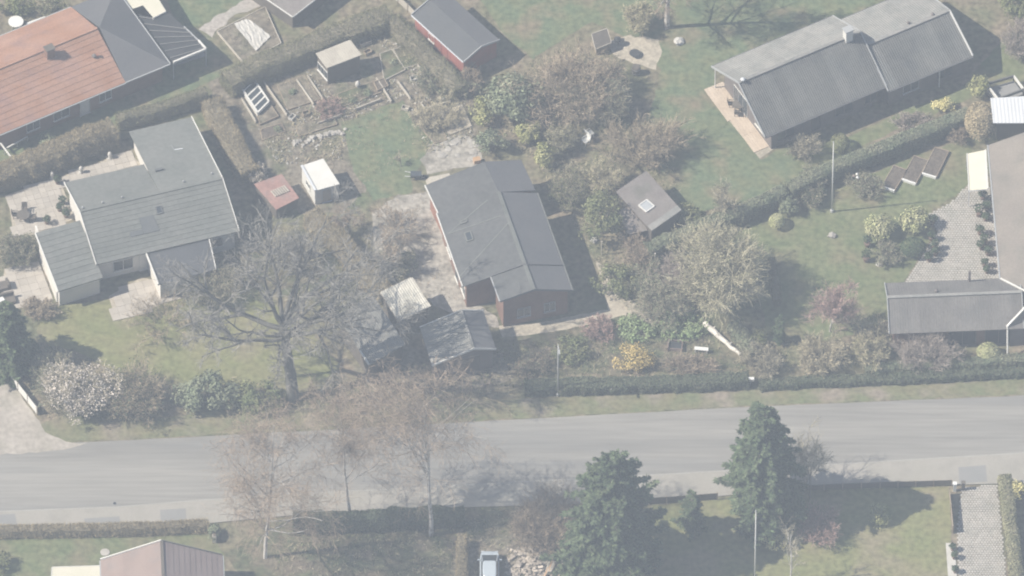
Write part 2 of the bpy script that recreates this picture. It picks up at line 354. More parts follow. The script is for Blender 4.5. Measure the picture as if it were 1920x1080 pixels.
def gable(name, label, A, B, zr, R, L, ohe=.45, ohg=.3, wall='plaster', roof='roof_grey', style=(None, None), verge='white', ridge=None, wins=(), cat='house', roofs=None, group=None, gutter=None, hipB=None, sheetmat=None, thick=.10, nowall=False, root=None):
    """A,B: photo points of the ridge ends; R,L: (horizontal width, drop) of the slope to the right / left of A->B"""
    a, b = G(*A, zr), G(*B, zr); u = (b - a).normalized(); nr = Vector((u.y, -u.x, 0)); up = Vector((0, 0, 1))
    root = root or empty(name, ((a + b) / 2 * 1).xy.to_3d(), label, cat, group)
    info = dict(root=root, a=a, b=b, u=u, nr=nr)
    ra, rb = a, b
    roofs = roofs or (roof, roof)
    for k, (sgn, (w, h)) in enumerate(((1, R), (-1, L))):
        ea, eb = a + nr * sgn * w - up * h, b + nr * sgn * w - up * h
        if sgn > 0: base, n = roof_slope(root, ea, eb, b, a, roofs[k], style[k], thick, sheetmat=sheetmat)
        else: base, n = roof_slope(root, eb, ea, a, b, roofs[k], style[k], thick, sheetmat=sheetmat)
        if gutter: MB().bar(ea + nr * sgn * .06 - up * .05, eb + nr * sgn * .06 - up * .05, .12, .09).build('gutter', gutter, root)
        if verge:
            for p, q, s in ((ea, a, -1), (eb, b, 1)):
                if hipB and s > 0: continue
                MB().bar(p + u * s * .03 + up * .03, q + u * s * .03 + up * .03, .07, .20).build('verge_board', verge, root)
    if ridge:
        k = max(2, int((b - a).length / .45)); me = None
        MB().bar(a + up * .05, b + up * .05, .26, .09).build('ridge_cap', ridge, root)
    # walls
    def prof(p):
        wr, wlft = R[0] - ohe, L[0] - ohe; zt = zr - thick * 1.15
        return [p.xy.to_3d() - nr * wlft, p.xy.to_3d() + nr * wr,
                (p + nr * wr).xy.to_3d() + up * (zt - R[1] * wr / R[0]), p.xy.to_3d() + up * zt, (p - nr * wlft).xy.to_3d() + up * (zt - L[1] * wlft / L[0])]
    pa, pb = prof(a + u * ohg), prof(b - u * ohg * (0 if hipB else 1))
    if not nowall:
        f = [(0, 1, 2, 3, 4)[::-1], (5, 6, 7, 8, 9)] + [(i, (i + 1) % 5, 5 + (i + 1) % 5, 5 + i) for i in range(5)]
        MB().add(pa + pb, f).build('wall', wall, root)
    Ln = (b - a).length
    for wd in wins:
        face, t, z0, ww, hh = wd[:5]; kw = wd[5] if len(wd) > 5 else {}
        if face == 'r': p = a.xy.to_3d() + u * (t * Ln) + nr * (R[0] - ohe); uu, nn = u, nr
        elif face == 'l': p = a.xy.to_3d() + u * (t * Ln) - nr * (L[0] - ohe); uu, nn = -u, -nr
        elif face == 'a': p = (a + u * ohg).xy.to_3d() + nr * (-(L[0] - ohe) + t * (R[0] + L[0] - 2 * ohe)); uu, nn = nr, -u
        else: p = (b - u * ohg).xy.to_3d() + nr * (-(L[0] - ohe) + t * (R[0] + L[0] - 2 * ohe)); uu, nn = nr, u
        window(root, p, uu, nn, z0, ww, hh, **kw)
    info['slopes'] = (R, L); info['zr'] = zr
    return info
def on_slope(info, t, s, side=1):
    """a point on a gable roof: t along the ridge, s from ridge (0) to eave (1)"""
    w, h = info['slopes'][0 if side > 0 else 1]
    return info['a'].lerp(info['b'], t) + info['nr'] * side * w * s - Vector((0, 0, h * s))
def quad_shed(name, label, px, zs, wall='wood_dark', roof='shed_grey', style=None, oh=.25, cat='shed', edge=None, parent=None, open_front=False, thick=.08, sheetmat=None, wins=(), group=None):
    """px: roof corners e0,e1 (lower edge), r1,r0 (upper edge)"""
    P = [G(x, y, z) for (x, y), z in zip(px, zs)]
    # square the quad up: keep e0,e1 and the mean depth
    c = sum(P, Vector((0, 0, 0))) / 4
    root = parent or empty(name, (c.x, c.y, 0), label, cat, group)
    base, n = roof_slope(root, *P, roof, style, thick, sheetmat=sheetmat)
    up = Vector((0, 0, 1)); q = []
    for p in P:
        d = (c - p); d.z = 0; q.append(p + d.normalized() * oh * 1.3)
    tops = []
    for p in q:   # height on the roof plane
        z = P[0].z - (n.x * (p.x - P[0].x) + n.y * (p.y - P[0].y)) / n.z - thick * 1.2
        tops.append(Vector((p.x, p.y, z)))
    bots = [Vector((p.x, p.y, 0)) for p in q]
    if open_front:
        for p, t in zip(bots, tops): MB().bar(p, t, .12).build('post', wall, root)
        for i in open_front: 
            a, b = i, (i + 1) % 4; MB().prism([bots[a], bots[b], tops[b], tops[a]], (tops[a] - tops[b]).cross(up).normalized() * .05).build('wall', wall, root)
    else:
        f = [(0, 1, 2, 3)[::-1], (4, 5, 6, 7)] + [(i, (i + 1) % 4, 4 + (i + 1) % 4, 4 + i) for i in range(4)]
        MB().add(bots + tops, f).build('wall', wall, root)
        for (i, t, z0, ww, hh, *kw) in wins:
            a, b = bots[i], bots[(i + 1) % 4]; u = (b - a).normalized(); nn = Vector((u.y, -u.x, 0))
            if nn.dot(a.lerp(b, .5) - Vector((c.x, c.y, 0))) < 0: nn = -nn
            window(root, a.lerp(b, t), u, nn, z0, ww, hh, **(kw[0] if kw else {}))
    if edge:
        for i in range(4):
            a, b = P[i], P[(i + 1) % 4]; d = (a + b) / 2 - c; d.z = 0; d = d.normalized() * .03
            MB().bar(a + d - n * .04, b + d - n * .04, .06, .14).build('verge_board', edge, root)
    return dict(root=root, P=P, n=n, base=base)

# ------------------------------------------------------------------ plants
def rot_about(T, ang, rng):
    """directions at angle ang from unit vectors T (n,3), at random azimuths"""
    r = rng.normal(size=T.shape); p = r - (r * T).sum(1, keepdims=True) * T; p /= np.linalg.norm(p, axis=1, keepdims=True) + 1e-9
    return T * np.cos(ang)[:, None] + p * np.sin(ang)[:, None]
def polyline(P, D, Ln, seg, grav, noise, rng):
    n = len(P); out = np.zeros((n, seg + 1, 3)); out[:, 0] = P; d = D.copy()
    for s in range(seg):
        d = d + rng.normal(size=d.shape) * noise; d[:, 2] += grav; d /= np.linalg.norm(d, axis=1, keepdims=True) + 1e-9
        out[:, s + 1] = out[:, s] + d * (Ln / seg)[:, None]
    return out
def children(par, rad, n, t0, ang, ln, lnt, seg, grav, noise, rng, rr=.6, angj=.25, tp=1.0):
    """n children on each polyline par (b,s+1,3)"""
    b, s1, _ = par.shape; s = s1 - 1
    idx = np.repeat(np.arange(b), n); t = t0 + (1 - t0) * rng.random(len(idx)) ** tp
    f = np.minimum(t * s, s - 1e-4); i = f.astype(int); fr = f - i
    A = par[idx, i]; B = par[idx, i + 1]; P = A + (B - A) * fr[:, None]
    T = B - A; T /= np.linalg.norm(T, axis=1, keepdims=True) + 1e-9
    D = rot_about(T, ang * (1 + angj * rng.normal(size=len(idx))), rng)
    plen = np.linalg.norm(np.diff(par, axis=1), axis=2).sum(1)[idx]
    Ln = plen * ln * (1 - lnt * t) * (.65 + .7 * rng.random(len(idx)))
    R = (rad[idx, i] * (1 - fr) + rad[idx, i + 1] * fr) * rr
    pl = polyline(P, D, Ln, seg, grav, noise, rng)
    rd = R[:, None] * np.linspace(1, .35, seg + 1)[None]
    return pl, rd
def tubes(pl, rd, k):
    b, s1, _ = pl.shape
    T = np.gradient(pl, axis=1); T /= np.linalg.norm(T, axis=2, keepdims=True) + 1e-9
    ref = np.tile(np.array([.31, .73, .6]), (b, s1, 1)); X = np.cross(T, ref); X /= np.linalg.norm(X, axis=2, keepdims=True) + 1e-9; Y = np.cross(T, X)
    a = np.arange(k) / k * 2 * np.pi
    V = pl[:, :, None] + rd[:, :, None, None] * (X[:, :, None] * np.cos(a)[None, None, :, None] + Y[:, :, None] * np.sin(a)[None, None, :, None])
    base = (np.arange(b) * s1 * k)[:, None, None] + (np.arange(s1 - 1) * k)[None, :, None] + np.arange(k)[None, None]
    nx = base - np.arange(k) + (np.arange(k) + 1) % k
    Q = np.stack([base, nx, nx + k, base + k], -1)
    return V.reshape(-1, 3), Q.reshape(-1, 4)
def ribbons(pl, rd, rng):
    """flat thin strips along polylines"""
    b, s1, _ = pl.shape
    T = pl[:, -1] - pl[:, 0]; r = rng.normal(size=T.shape); S = np.cross(T, r); S /= np.linalg.norm(S, axis=1, keepdims=True) + 1e-9
    V = np.stack([pl - S[:, None] * rd[:, :, None], pl + S[:, None] * rd[:, :, None]], 2)
    base = (np.arange(b) * s1 * 2)[:, None] + (np.arange(s1 - 1) * 2)[None]
    Q = np.stack([base, base + 1, base + 3, base + 2], -1)
    return V.reshape(-1, 3), Q.reshape(-1, 4)
def leaf_quads(P, size, rng, up=.3, aspect=.6, N=None):
    n = len(P); d = rng.normal(size=(n, 3)) if N is None else N + rng.normal(size=(n, 3)) * .6
    d[:, 2] += up; d /= np.linalg.norm(d, axis=1, keepdims=True)
    r = rng.normal(size=(n, 3)); X = np.cross(d, r); X /= np.linalg.norm(X, axis=1, keepdims=True); Y = np.cross(d, X)
    s = (size * (.6 + .8 * rng.random(n)))[:, None]
    V = np.stack([P - X * s, P + Y * s * aspect, P + X * s, P - Y * s * aspect], 1)
    Q = np.arange(4 * n).reshape(n, 4)
    return V.reshape(-1, 3), Q
def cat_geo(L):
    V = []; Q = []; n = 0
    for v, q in L: V.append(v); Q.append(q + n); n += len(v)
    return np.concatenate(V), np.concatenate(Q)
def base_of(p): return (float(p[0]), float(p[1]), 0.0)
def bare_tree(name, label, base, h, spec, bark='bark', twig='twig', seed=1, cat='tree', group=None, lean=(0, 0), r0=None, leaf=None):
    rng = np.random.default_rng(seed); root = empty(name, (base[0], base[1], 0), label, cat, group)
    r0 = r0 or h * .016
    tl = h * spec.get('trunk', .8); P = np.array([[base[0], base[1], -.1]]); D = np.array([[lean[0], lean[1], 1.0]]); D /= np.linalg.norm(D)
    pl = polyline(P, D, np.array([tl]), 8, .02, spec.get('tn', .05), rng); rd = r0 * np.linspace(1, spec.get('tt', .25), 9)[None]
    geo = [tubes(pl, rd, 7)]; tw = []; trunk = pl
    for k, lv in enumerate(spec['lv']):
        if k == 0 and 'limbs' in spec:           # main limbs: azimuth, elevation, length, start height, radius
            Lb = np.array(spec['limbs'], float); az, el = np.radians(Lb[:, 0]), np.radians(Lb[:, 1])
            D = np.stack([np.cos(az) * np.cos(el), np.sin(az) * np.cos(el), np.sin(el)], 1)
            f = np.clip(Lb[:, 3] / tl, 0, .999) * 8; i = f.astype(int); P = trunk[0, i] + (trunk[0, i + 1] - trunk[0, i]) * (f - i)[:, None]
            pl = polyline(P, D, Lb[:, 2], 8, lv.get('g', .03), lv.get('no', .1), rng); rd = Lb[:, 4:5] * np.linspace(1, .22, 9)[None]; geo.append(tubes(pl, rd, 6)); continue
        pl, rd = children(pl, rd, lv['n'], lv.get('t0', .3), math.radians(lv.get('a', 45)), lv['l'], lv.get('lt', .4), lv.get('seg', 4), lv.get('g', .05), lv.get('no', .12), rng, lv.get('rr', .6), tp=lv.get('tp', 1))
        if 'rmin' in lv: rd = np.maximum(rd, lv['rmin'])
        if lv.get('tube'): geo.append(tubes(pl, rd, lv['tube']))
        else: tw.append(ribbons(pl, np.maximum(rd, spec.get('w', .012)), rng))
    V, Q = cat_geo(geo); obj('trunk', mesh_np('trunk', V, quads=Q, smooth=True), bark, root)
    if leaf:
        ends = pl[:, 1:].reshape(-1, 3); ends = ends[rng.random(len(ends)) < leaf[1]]
        ends = ends + rng.normal(size=ends.shape) * .08
        V, Q = leaf_quads(ends, leaf[2], rng); o = obj('leaves', mesh_np('leaves', V, quads=Q), leaf[0], root)
    V, Q = cat_geo(tw); obj('crown', mesh_np('crown', V, quads=Q), twig, root)
    return root
def ell_from_box(x0, y0, x1, y1, h):
    """a dome of height h whose outline fills this box of the photo -> centre on the ground, rx, ry"""
    rx = (x1 - x0) / 2 / PPM; v = (y1 - y0) / 2 / PPM
    q = v * v - (h / 2 * CE) ** 2
    ry = math.sqrt(q) / SE if q > .04 else .3
    c = G((x0 + x1) / 2, (y0 + y1) / 2, h / 2)
    return (c.x, c.y, 0), rx, max(.25, ry)
def shell_pts(n, rx, ry, h, rng, lo=.55, lump=.18, nl=14):
    """points through the outer part of a lumpy dome"""
    d = rng.normal(size=(n, 3)); d[:, 2] = np.abs(d[:, 2]) * 1.0 - .25 * rng.random(n); d /= np.linalg.norm(d, axis=1, keepdims=True)
    c = rng.normal(size=(nl, 3)); c /= np.linalg.norm(c, axis=1, keepdims=True); c[:, 2] = np.abs(c[:, 2])
    a = rng.uniform(-1, 1, nl); k = np.exp(6 * (d @ c.T - 1)); f = 1 + lump * (k * a).sum(1)
    r = (lo + (1 - lo) * rng.random(n) ** .7) * f
    return d * r[:, None] * np.array([rx, ry, h * .5]) + np.array([0, 0, h * .5]), d
def bare_shrub(name, label, box, h, twig='twig', n=500, seed=1, cat='shrub', group=None, w=.014, sub=5, leaf=None, stems='bark', open_=1.0):
    rng = np.random.default_rng(seed); c, rx, ry = ell_from_box(*box, h); root = empty(name, c, label, cat, group); c = np.array(c)
    ns = max(8, n // 10)
    tgt, d = shell_pts(ns, rx, ry, h, rng, .5, .45, 9)
    b0 = c + np.stack([tgt[:, 0] * .35, tgt[:, 1] * .35, np.zeros(ns)], 1); e = c + tgt
    s = np.linspace(0, 1, 6)[None, :, None]; mid = (b0 + e) / 2 + np.array([0, 0, h * .12])
    pl = (1 - s) ** 2 * b0[:, None] + 2 * s * (1 - s) * mid[:, None] + s ** 2 * e[:, None]
    pl[:, 1:-1] += rng.normal(size=pl[:, 1:-1].shape) * .05; rd = np.full((ns, 1), .022) * np.linspace(1, .5, 6)[None]
    V, Q = tubes(pl, rd, 3); obj('stems', mesh_np('stems', V, quads=Q), stems, root)
    p2, r2 = children(pl, rd, max(2, n // ns), .25, .6 * open_, .38, .3, 3, .05, .2, rng, .8); r2 = np.maximum(r2, w)
    p3, r3 = children(p2, r2, sub, .15, .7, .55, .3, 2, .04, .25, rng, .8); r3 = np.maximum(r3 * 0 + w * .8, .006)
    V, Q = cat_geo([ribbons(p2, r2, rng), ribbons(p3, r3, rng)])
    if leaf:
        E = np.concatenate([p3[:, -1], p3[:, 1]]); E = E[rng.random(len(E)) < leaf[1]]
        v, q = leaf_quads(E + rng.normal(size=E.shape) * .05, leaf[2], rng)
        obj('leaves', mesh_np('leaves', v, quads=q), leaf[0], root)
    obj('twigs', mesh_np('twigs', V, quads=Q), twig, root)
    return root
def leafy_shrub(name, label, box, h, leaf='leaf_mid', n=2500, size=.11, seed=1, cat='shrub', group=None, lump=.22, clumps=26, tight=False):
    rng = np.random.default_rng(seed); c, rx, ry = ell_from_box(*box, h); root = empty(name, c, label, cat, group); cc = np.array(c)
    if tight:                                   # a clipped ball: leaves close to a smooth surface
        P, d = shell_pts(n, rx, ry, h, rng, .9, .03); P = P + cc; N = d
    else:
        C, dc = shell_pts(clumps, rx * .85, ry * .85, h * .88, rng, .55, lump); k = rng.integers(0, clumps, n)
        cr = (.22 + .2 * rng.random(clumps)) * (rx + ry + h * .5) / 2.5
        o = rng.normal(size=(n, 3)); o /= np.linalg.norm(o, axis=1, keepdims=True); o *= (rng.random(n) ** .4)[:, None]
        P = C[k] + o * cr[k][:, None] * np.array([1, 1, .8]); N = o + dc[k] * .5; P[:, 2] = np.maximum(P[:, 2], .03); P = P + cc
    V, Q = leaf_quads(P, size, rng, .25, .65, N)
    # stems and an inner mass of older leaves
    ns = 14; tg, _ = shell_pts(ns, rx * .7, ry * .7, h * .85, rng, .5); b0 = cc + tg * np.array([.15, .15, 0])
    s = np.linspace(0, 1, 4)[None, :, None]; pl = b0[:, None] * (1 - s) + (cc + tg)[:, None] * s
    v, q = tubes(pl, np.full((ns, 1), .035) * np.linspace(1, .5, 4)[None], 4); obj('stems', mesh_np('stems', v, quads=q), 'bark', root)
    obj('foliage', mesh_np('foliage', V, quads=Q), leaf, root)
    return root
def conifer(name, label, base, h, r, leaf='leaf_conifer', seed=1, group=None, nb=260, sp=34, full=.8, trunk0=.06, lean=(0, 0), cat='tree', size=.15, droop=-.08):
    rng = np.random.default_rng(seed); root = empty(name, (base[0], base[1], 0), label, cat, group)
    tr = polyline(np.array([[base[0], base[1], -.1]]), np.array([[lean[0], lean[1], 1.0]]), np.array([h * .97]), 10, .02, .012, rng)
    V0, Q0 = tubes(tr, h * .016 * np.linspace(1, .08, 11)[None], 7); obj('trunk', mesh_np('trunk', V0, quads=Q0, smooth=True), 'bark', root)
    t = trunk0 + (1 - trunk0) * (np.arange(nb) + rng.random(nb)) / nb; az = np.arange(nb) * 2.39996 + rng.normal(size=nb) * .3
    nw = h / .95; t = t + .8 * (np.round(t * nw) / nw - t); t = np.clip(t + rng.normal(size=nb) * .006, trunk0, .995)
    prof = np.minimum(1, ((1 - t) / (1 - trunk0)) ** full * 1.04) * np.minimum(1, .55 + 3.0 * t)
    az_l = 1 + .16 * np.sin(az * 2 + 1.3 * seed) + .12 * np.sin(az * 3 + seed)
    Ln = r * prof * az_l * (.58 + .58 * rng.random(nb)) + .12
    f = np.minimum(t * 10, 9.999); i = f.astype(int); P = tr[0, i] + (tr[0, i + 1] - tr[0, i]) * (f - i)[:, None]
    el = -.12 + .75 * t ** 2 + rng.normal(size=nb) * .12
    D = np.stack([np.cos(az) * np.cos(el), np.sin(az) * np.cos(el), np.sin(el)], 1)
    pl = polyline(P, D, Ln, 5, droop, .06, rng); rd = (.012 + .012 * Ln[:, None]) * np.linspace(1, .3, 6)[None]
    V1, Q1 = tubes(pl, rd, 3); obj('branches', mesh_np('branches', V1, quads=Q1), 'bark', root)
    # needle sprays
    ns = np.maximum(6, (sp * Ln / r * 1.3)).astype(int); idx = np.repeat(np.arange(nb), ns); u = .12 + .88 * rng.random(len(idx))
    f = np.minimum(u * 5, 4.999); i = f.astype(int); A = pl[idx, i]; B = pl[idx, i + 1]; Pp = A + (B - A) * (f - i)[:, None]
    T = B - A; T /= np.linalg.norm(T, axis=1, keepdims=True) + 1e-9; S = np.cross(T, [0, 0, 1.0]); S /= np.linalg.norm(S, axis=1, keepdims=True) + 1e-9
    sg = np.where(rng.random(len(idx)) < .5, 1, -1)[:, None]
    d = T * (.5 + .4 * rng.random(len(idx)))[:, None] + S * sg * (.5 + .5 * rng.random(len(idx)))[:, None] + rng.normal(size=T.shape) * .2; d[:, 2] -= .12
    d /= np.linalg.norm(d, axis=1, keepdims=True)
    L2 = (.30 + .55 * (1 - u)) * (.5 + .6 * rng.random(len(idx))) * (.35 + .65 * Ln[idx] / r) * min(1.5, r * .42) + .1
    W = np.cross(d, rng.normal(size=d.shape) * .5 + np.array([0, 0, 1.0])); W /= np.linalg.norm(W, axis=1, keepdims=True) + 1e-9
    k = 3; Vs = []
    for j in range(k):                        # each spray is a few narrow blades
        dj = d + W * (j - 1) * .5 + rng.normal(size=d.shape) * .15; dj /= np.linalg.norm(dj, axis=1, keepdims=True)
        w = W * (size * .5 * (.6 + .6 * rng.random(len(idx))))[:, None]; e = Pp + dj * (L2 * (.7 + .4 * rng.random(len(idx))))[:, None]
        m_ = (Pp + e) / 2
        Vs.append(np.stack([Pp, m_ + w, e, m_ - w], 1))
    V = np.concatenate(Vs).reshape(-1, 3); Q = np.arange(len(V)).reshape(-1, 4)
    obj('crown', mesh_np('crown', V, quads=Q), leaf, root)
    return root
def hedge(name, label, path, w, h, leaf='hedge_brown', dens=150, size=.10, seed=1, group=None, twiggy=True, lump=.10, cat='hedge', taper=.85, pz=None):
    """path: photo points along the hedge's foot centre line (pz: height at which the points were read)"""
    rng = np.random.default_rng(seed); pts = [G(x, y, pz or 0).xy.to_3d() for x, y in path]
    line = []
    for a, b in zip(pts[:-1], pts[1:]):
        k = max(1, int((b - a).length / .5))
        line += [np.array(a.lerp(b, j / k)) for j in range(k)]
    line.append(np.array(pts[-1])); line = np.array(line); line[:, 2] = 0
    T = np.gradient(line, axis=0); T /= np.linalg.norm(T, axis=1, keepdims=True); S = np.stack([T[:, 1], -T[:, 0], np.zeros(len(T))], 1)
    m = len(line); prof = np.array([(-.5, 0), (-.52, .45), (-.5 * taper, .9), (-.25 * taper, 1.0), (.25 * taper, 1.0), (.5 * taper, .9), (.52, .45), (.5, 0)])
    k = len(prof); jit = 1 + lump * rng.normal(size=(m, k)); hj = 1 + lump * .6 * np.convolve(rng.normal(size=m + 4), np.ones(5) / 2.2, 'valid')
    core = line[:, None] + S[:, None] * (prof[None, :, 0] * jit * w * .86)[..., None]; core[..., 2] = prof[None, :, 1] * hj[:, None] * h * .93
    V0 = core.reshape(-1, 3); b = (np.arange(m - 1) * k)[:, None] + np.arange(k - 1)[None]
    Q0 = np.stack([b, b + 1, b + k + 1, b + k], -1).reshape(-1, 4)
    ends = [tuple(range(k)), tuple(range((m - 1) * k, m * k))[::-1]]
    c = line.mean(0); root = empty(name, (c[0], c[1], 0), label, cat, group)
    me = mesh_np('stems', V0, quads=Q0, polys=ends); obj('stems', me, 'hedge_core_brown' if leaf in ('hedge_brown', 'hedge_olive') else 'hedge_core', root)
    Ltot = np.linalg.norm(np.diff(line, axis=0), axis=1).sum(); n = int(dens * Ltot * (w + 2 * h))
    i = rng.integers(0, m - 1, n); fr = rng.random(n); j = rng.integers(0, k - 1, n) if False else rng.choice(k - 1, n, p=np.array([.12, .14, .14, .2, .14, .14, .12])); g = rng.random(n)
    A = core[i, j] * (1 - g)[:, None] + core[i, j + 1] * g[:, None]; B = core[i + 1, j] * (1 - g)[:, None] + core[i + 1, j + 1] * g[:, None]
    P = A * (1 - fr)[:, None] + B * fr[:, None]
    ctr = line[i] * (1 - fr)[:, None] + line[i + 1] * fr[:, None]; ctr[:, 2] = h * .45
    N = P - ctr; N /= np.linalg.norm(N, axis=1, keepdims=True) + 1e-9
    cap = rng.random(n) < min(.5, .9 * w / Ltot)       # close the two ends
    if cap.any():
        e = np.where(rng.random(n) < .5, 0, m - 1); yy = rng.uniform(-.5, .5, n); zz = rng.random(n)
        Pe = line[e] + S[e] * (yy * w * .95)[:, None]; Pe[:, 2] = zz * h * .97; Ne = T[e] * np.where(e == 0, -1, 1)[:, None]
        P[cap] = Pe[cap]; N[cap] = Ne[cap]
    P = P + N * (rng.random(n) * .12 * min(1, w))[:, None]
    if twiggy:
        d = N + rng.normal(size=N.shape) * .5 + np.array([0, 0, .35]); d /= np.linalg.norm(d, axis=1, keepdims=True)
        pl = polyline(P - d * .06, d, np.full(n, size * 2.4) * (.5 + rng.random(n)), 2, .05, .25, rng)
        V, Q = ribbons(pl, np.full((n, 3), .016) * np.array([1, .8, .4]), rng)
    else:
        V, Q = leaf_quads(P, size, rng, .2, .65, N)
    obj('foliage', mesh_np('foliage', V, quads=Q), leaf, root)
    return root
# ================================================================== THE SETTING
def ground():
    n = 60; xs = np.sign(np.linspace(-1, 1, n + 1)) * np.abs(np.linspace(-1, 1, n + 1)) ** 2.2 * 1500
    X, Y = np.meshgrid(xs, xs); Z = np.zeros_like(X)
    V = np.stack([X, Y, Z], -1).reshape(-1, 3); b = (np.arange(n) * (n + 1))[:, None] + np.arange(n)[None]
    Q = np.stack([b, b + 1, b + n + 2, b + n + 1], -1).reshape(-1, 4)
    obj('ground', mesh_np('ground', V, quads=Q), 'ground', None, label='mottled brownish green garden earth under everything', kind='structure')
ground()
def haze():
    s, z0, z1 = 1600, -1, 1145
    mb = MB().box((0, 0, z0), (2 * s, 2 * s, z1 - z0)); m = bpy.data.materials.new('haze'); m.use_nodes = True; nt = m.node_tree
    nt.nodes.remove(nt.nodes['Principled BSDF']); v = nt.nodes.new('ShaderNodeVolumePrincipled')
    v.inputs['Color'].default_value = (*HAZE_COLOR, 1); v.inputs['Density'].default_value = HAZE_DENSITY; v.inputs['Anisotropy'].default_value = 0.0
    nt.links.new(v.outputs[0], nt.nodes['Material Output'].inputs['Volume'])
    mb.build('haze', m, None, label='pale blue grey haze filling the air', kind='stuff')
haze()
ROAD_N = [(-60, 836), (110, 831), (390, 818), (700, 801), (1030, 783), (1400, 763), (1980, 739)]
ROAD_S = [(-60, 962), (222, 951), (370, 939), (570, 926), (750, 917), (1000, 903), (1282, 888), (1572, 871), (1980, 846)]
WALK_S = [(-60, 993), (390, 981), (570, 964), (870, 951), (1150, 943), (1340, 931), (1500, 916), (1780, 909), (1980, 904)]
def far(pts): # carry a band on beyond the picture
    a, b = pts[0], pts[1]; c, d = pts[-2], pts[-1]
    return [(a[0] - 2500, a[1] + 2500 * (a[1] - b[1]) / (b[0] - a[0]))] + pts + [(d[0] + 2500, d[1] + 2500 * (d[1] - c[1]) / (d[0] - c[0]))]
sheet('road', far(ROAD_N) + far(ROAD_S)[::-1], .012, 'road', 'worn light grey asphalt road crossing the whole picture', jit=.03, step=1.5)
sheet('pavement', far(ROAD_S) + far(WALK_S)[::-1], .10, 'pavement', 'pale paved footway along the near side of the road', jit=0)
kb = MB(); rs = far(ROAD_S)
for p, q in zip(rs[:-1], rs[1:]): kb.bar(G(*p, .045), G(*q, .045), .13, .125)
kb.build('kerb', 'kerb', None, label='low concrete kerb between road and near footway', kind='structure')
sheet('verge', [(-0, 832), (110, 829), (390, 816), (700, 799), (1030, 781), (1400, 761), (1980, 737), (1980, 708), (1640, 722), (1400, 733), (1150, 742), (1000, 748), (850, 752), (560, 758), (420, 770), (250, 790), (120, 780), (85, 790)], .008, 'verge', 'grass verge between the far hedges and the road', jit=.10)
sheet('track', [(-40, 655), (0, 684), (36, 735), (60, 772), (78, 800), (96, 817), (125, 828), (165, 831), (120, 842), (40, 850), (-60, 856)], .016, 'track', 'pale gravel side track running into the road at its end', jit=.12)
for i, (q, w) in enumerate([([(-10, 966), (28, 963), (33, 990), (-10, 992)], 'dark asphalt patch in the footway at the picture edge'), ([(158, 972), (224, 968), (226, 985), (160, 988)], 'faint grey repair strip in the footway above the clipped hedge'),
                            ([(300, 956), (348, 953), (350, 982), (302, 985)], 'square grey repair patch in the footway near the first birch'), ([(1797, 876), (1848, 872), (1851, 903), (1799, 906)], 'square grey repair patch in front of the paved driveway')]):
    sheet('pavement_patch', q, .108, 'patch', w, jit=0)
# lawns
sheet('lawn', [(70, 598), (110, 572), (205, 562), (225, 590), (330, 560), (440, 548), (560, 590), (640, 690), (560, 735), (430, 720), (330, 725), (240, 708), (205, 690), (150, 660), (70, 640)], .010, 'lawn_bright', 'sunny yellowish lawn in front of the white house')
sheet('lawn', [(640, 230), (700, 205), (758, 188), (775, 230), (815, 265), (830, 290), (790, 305), (772, 335), (775, 360), (700, 375), (665, 320), (650, 270)], .010, 'lawn_green', 'small green lawn behind the white tent shed')
sheet('lawn', [(860, -60), (1340, -60), (1700, -60), (1600, 40), (1340, 130), (1335, 180), (1400, 262), (1425, 300), (1480, 270), (1560, 270), (1600, 285), (1520, 330), (1400, 380), (1290, 400), (1200, 250), (1225, 190), (1240, 130), (1200, 80), (1110, 40), (1000, 110), (940, 60)], .009, 'lawn_green', 'large green lawn beside the long ridged roof house')
sheet('lawn', [(1475, 268), (1580, 262), (1700, 205), (1800, 170), (1890, 60), (1960, 60), (1960, 150), (1830, 180), (1700, 235), (1560, 300), (1500, 320)], .010, 'lawn', 'strip of lawn in the shade of the long house')
sheet('lawn', [(1310, 440), (1420, 395), (1540, 350), (1650, 320), (1820, 255), (1820, 350), (1745, 395), (1750, 440), (1690, 535), (1668, 600), (1560, 640), (1440, 640), (1425, 560), (1435, 470)], .010, 'lawn', 'mown lawn around the flagpole')
sheet('lawn', [(1225, 948), (1340, 935), (1500, 920), (1782, 912), (1786, 1140), (1225, 1140)], .010, 'lawn_bright', 'lawn beside the paved driveway, largely in tree shade')
sheet('lawn', [(-60, 1012), (395, 998), (420, 1040), (420, 1140), (-60, 1140)], .010, 'lawn', 'lawn behind the clipped hedge around the pink roofed house')
sheet('lawn', [(300, -60), (500, -60), (480, 0), (385, 45), (345, 60), (318, 20)], .010, 'lawn_green', 'patch of lawn behind the glazed pergola')
sheet('lawn', [(372, 80), (395, 60), (440, 130), (300, 200), (60, 290), (-40, 320), (-40, 270), (235, 160)], .010, 'lawn_green', 'narrow lawn along the shaded wall of the orange roofed house')
sheet('lawn', [(560, 966), (870, 953), (960, 950), (900, 1010), (860, 1140), (500, 1140), (420, 1040)], .010, 'lawn_moss', 'rough mossy grass beneath the roadside birches')
sheet('lawn', [(980, 630), (1150, 590), (1330, 600), (1340, 650), (1400, 690), (990, 705)], .010, 'lawn_moss', 'weedy grass around the orange flowering bush')
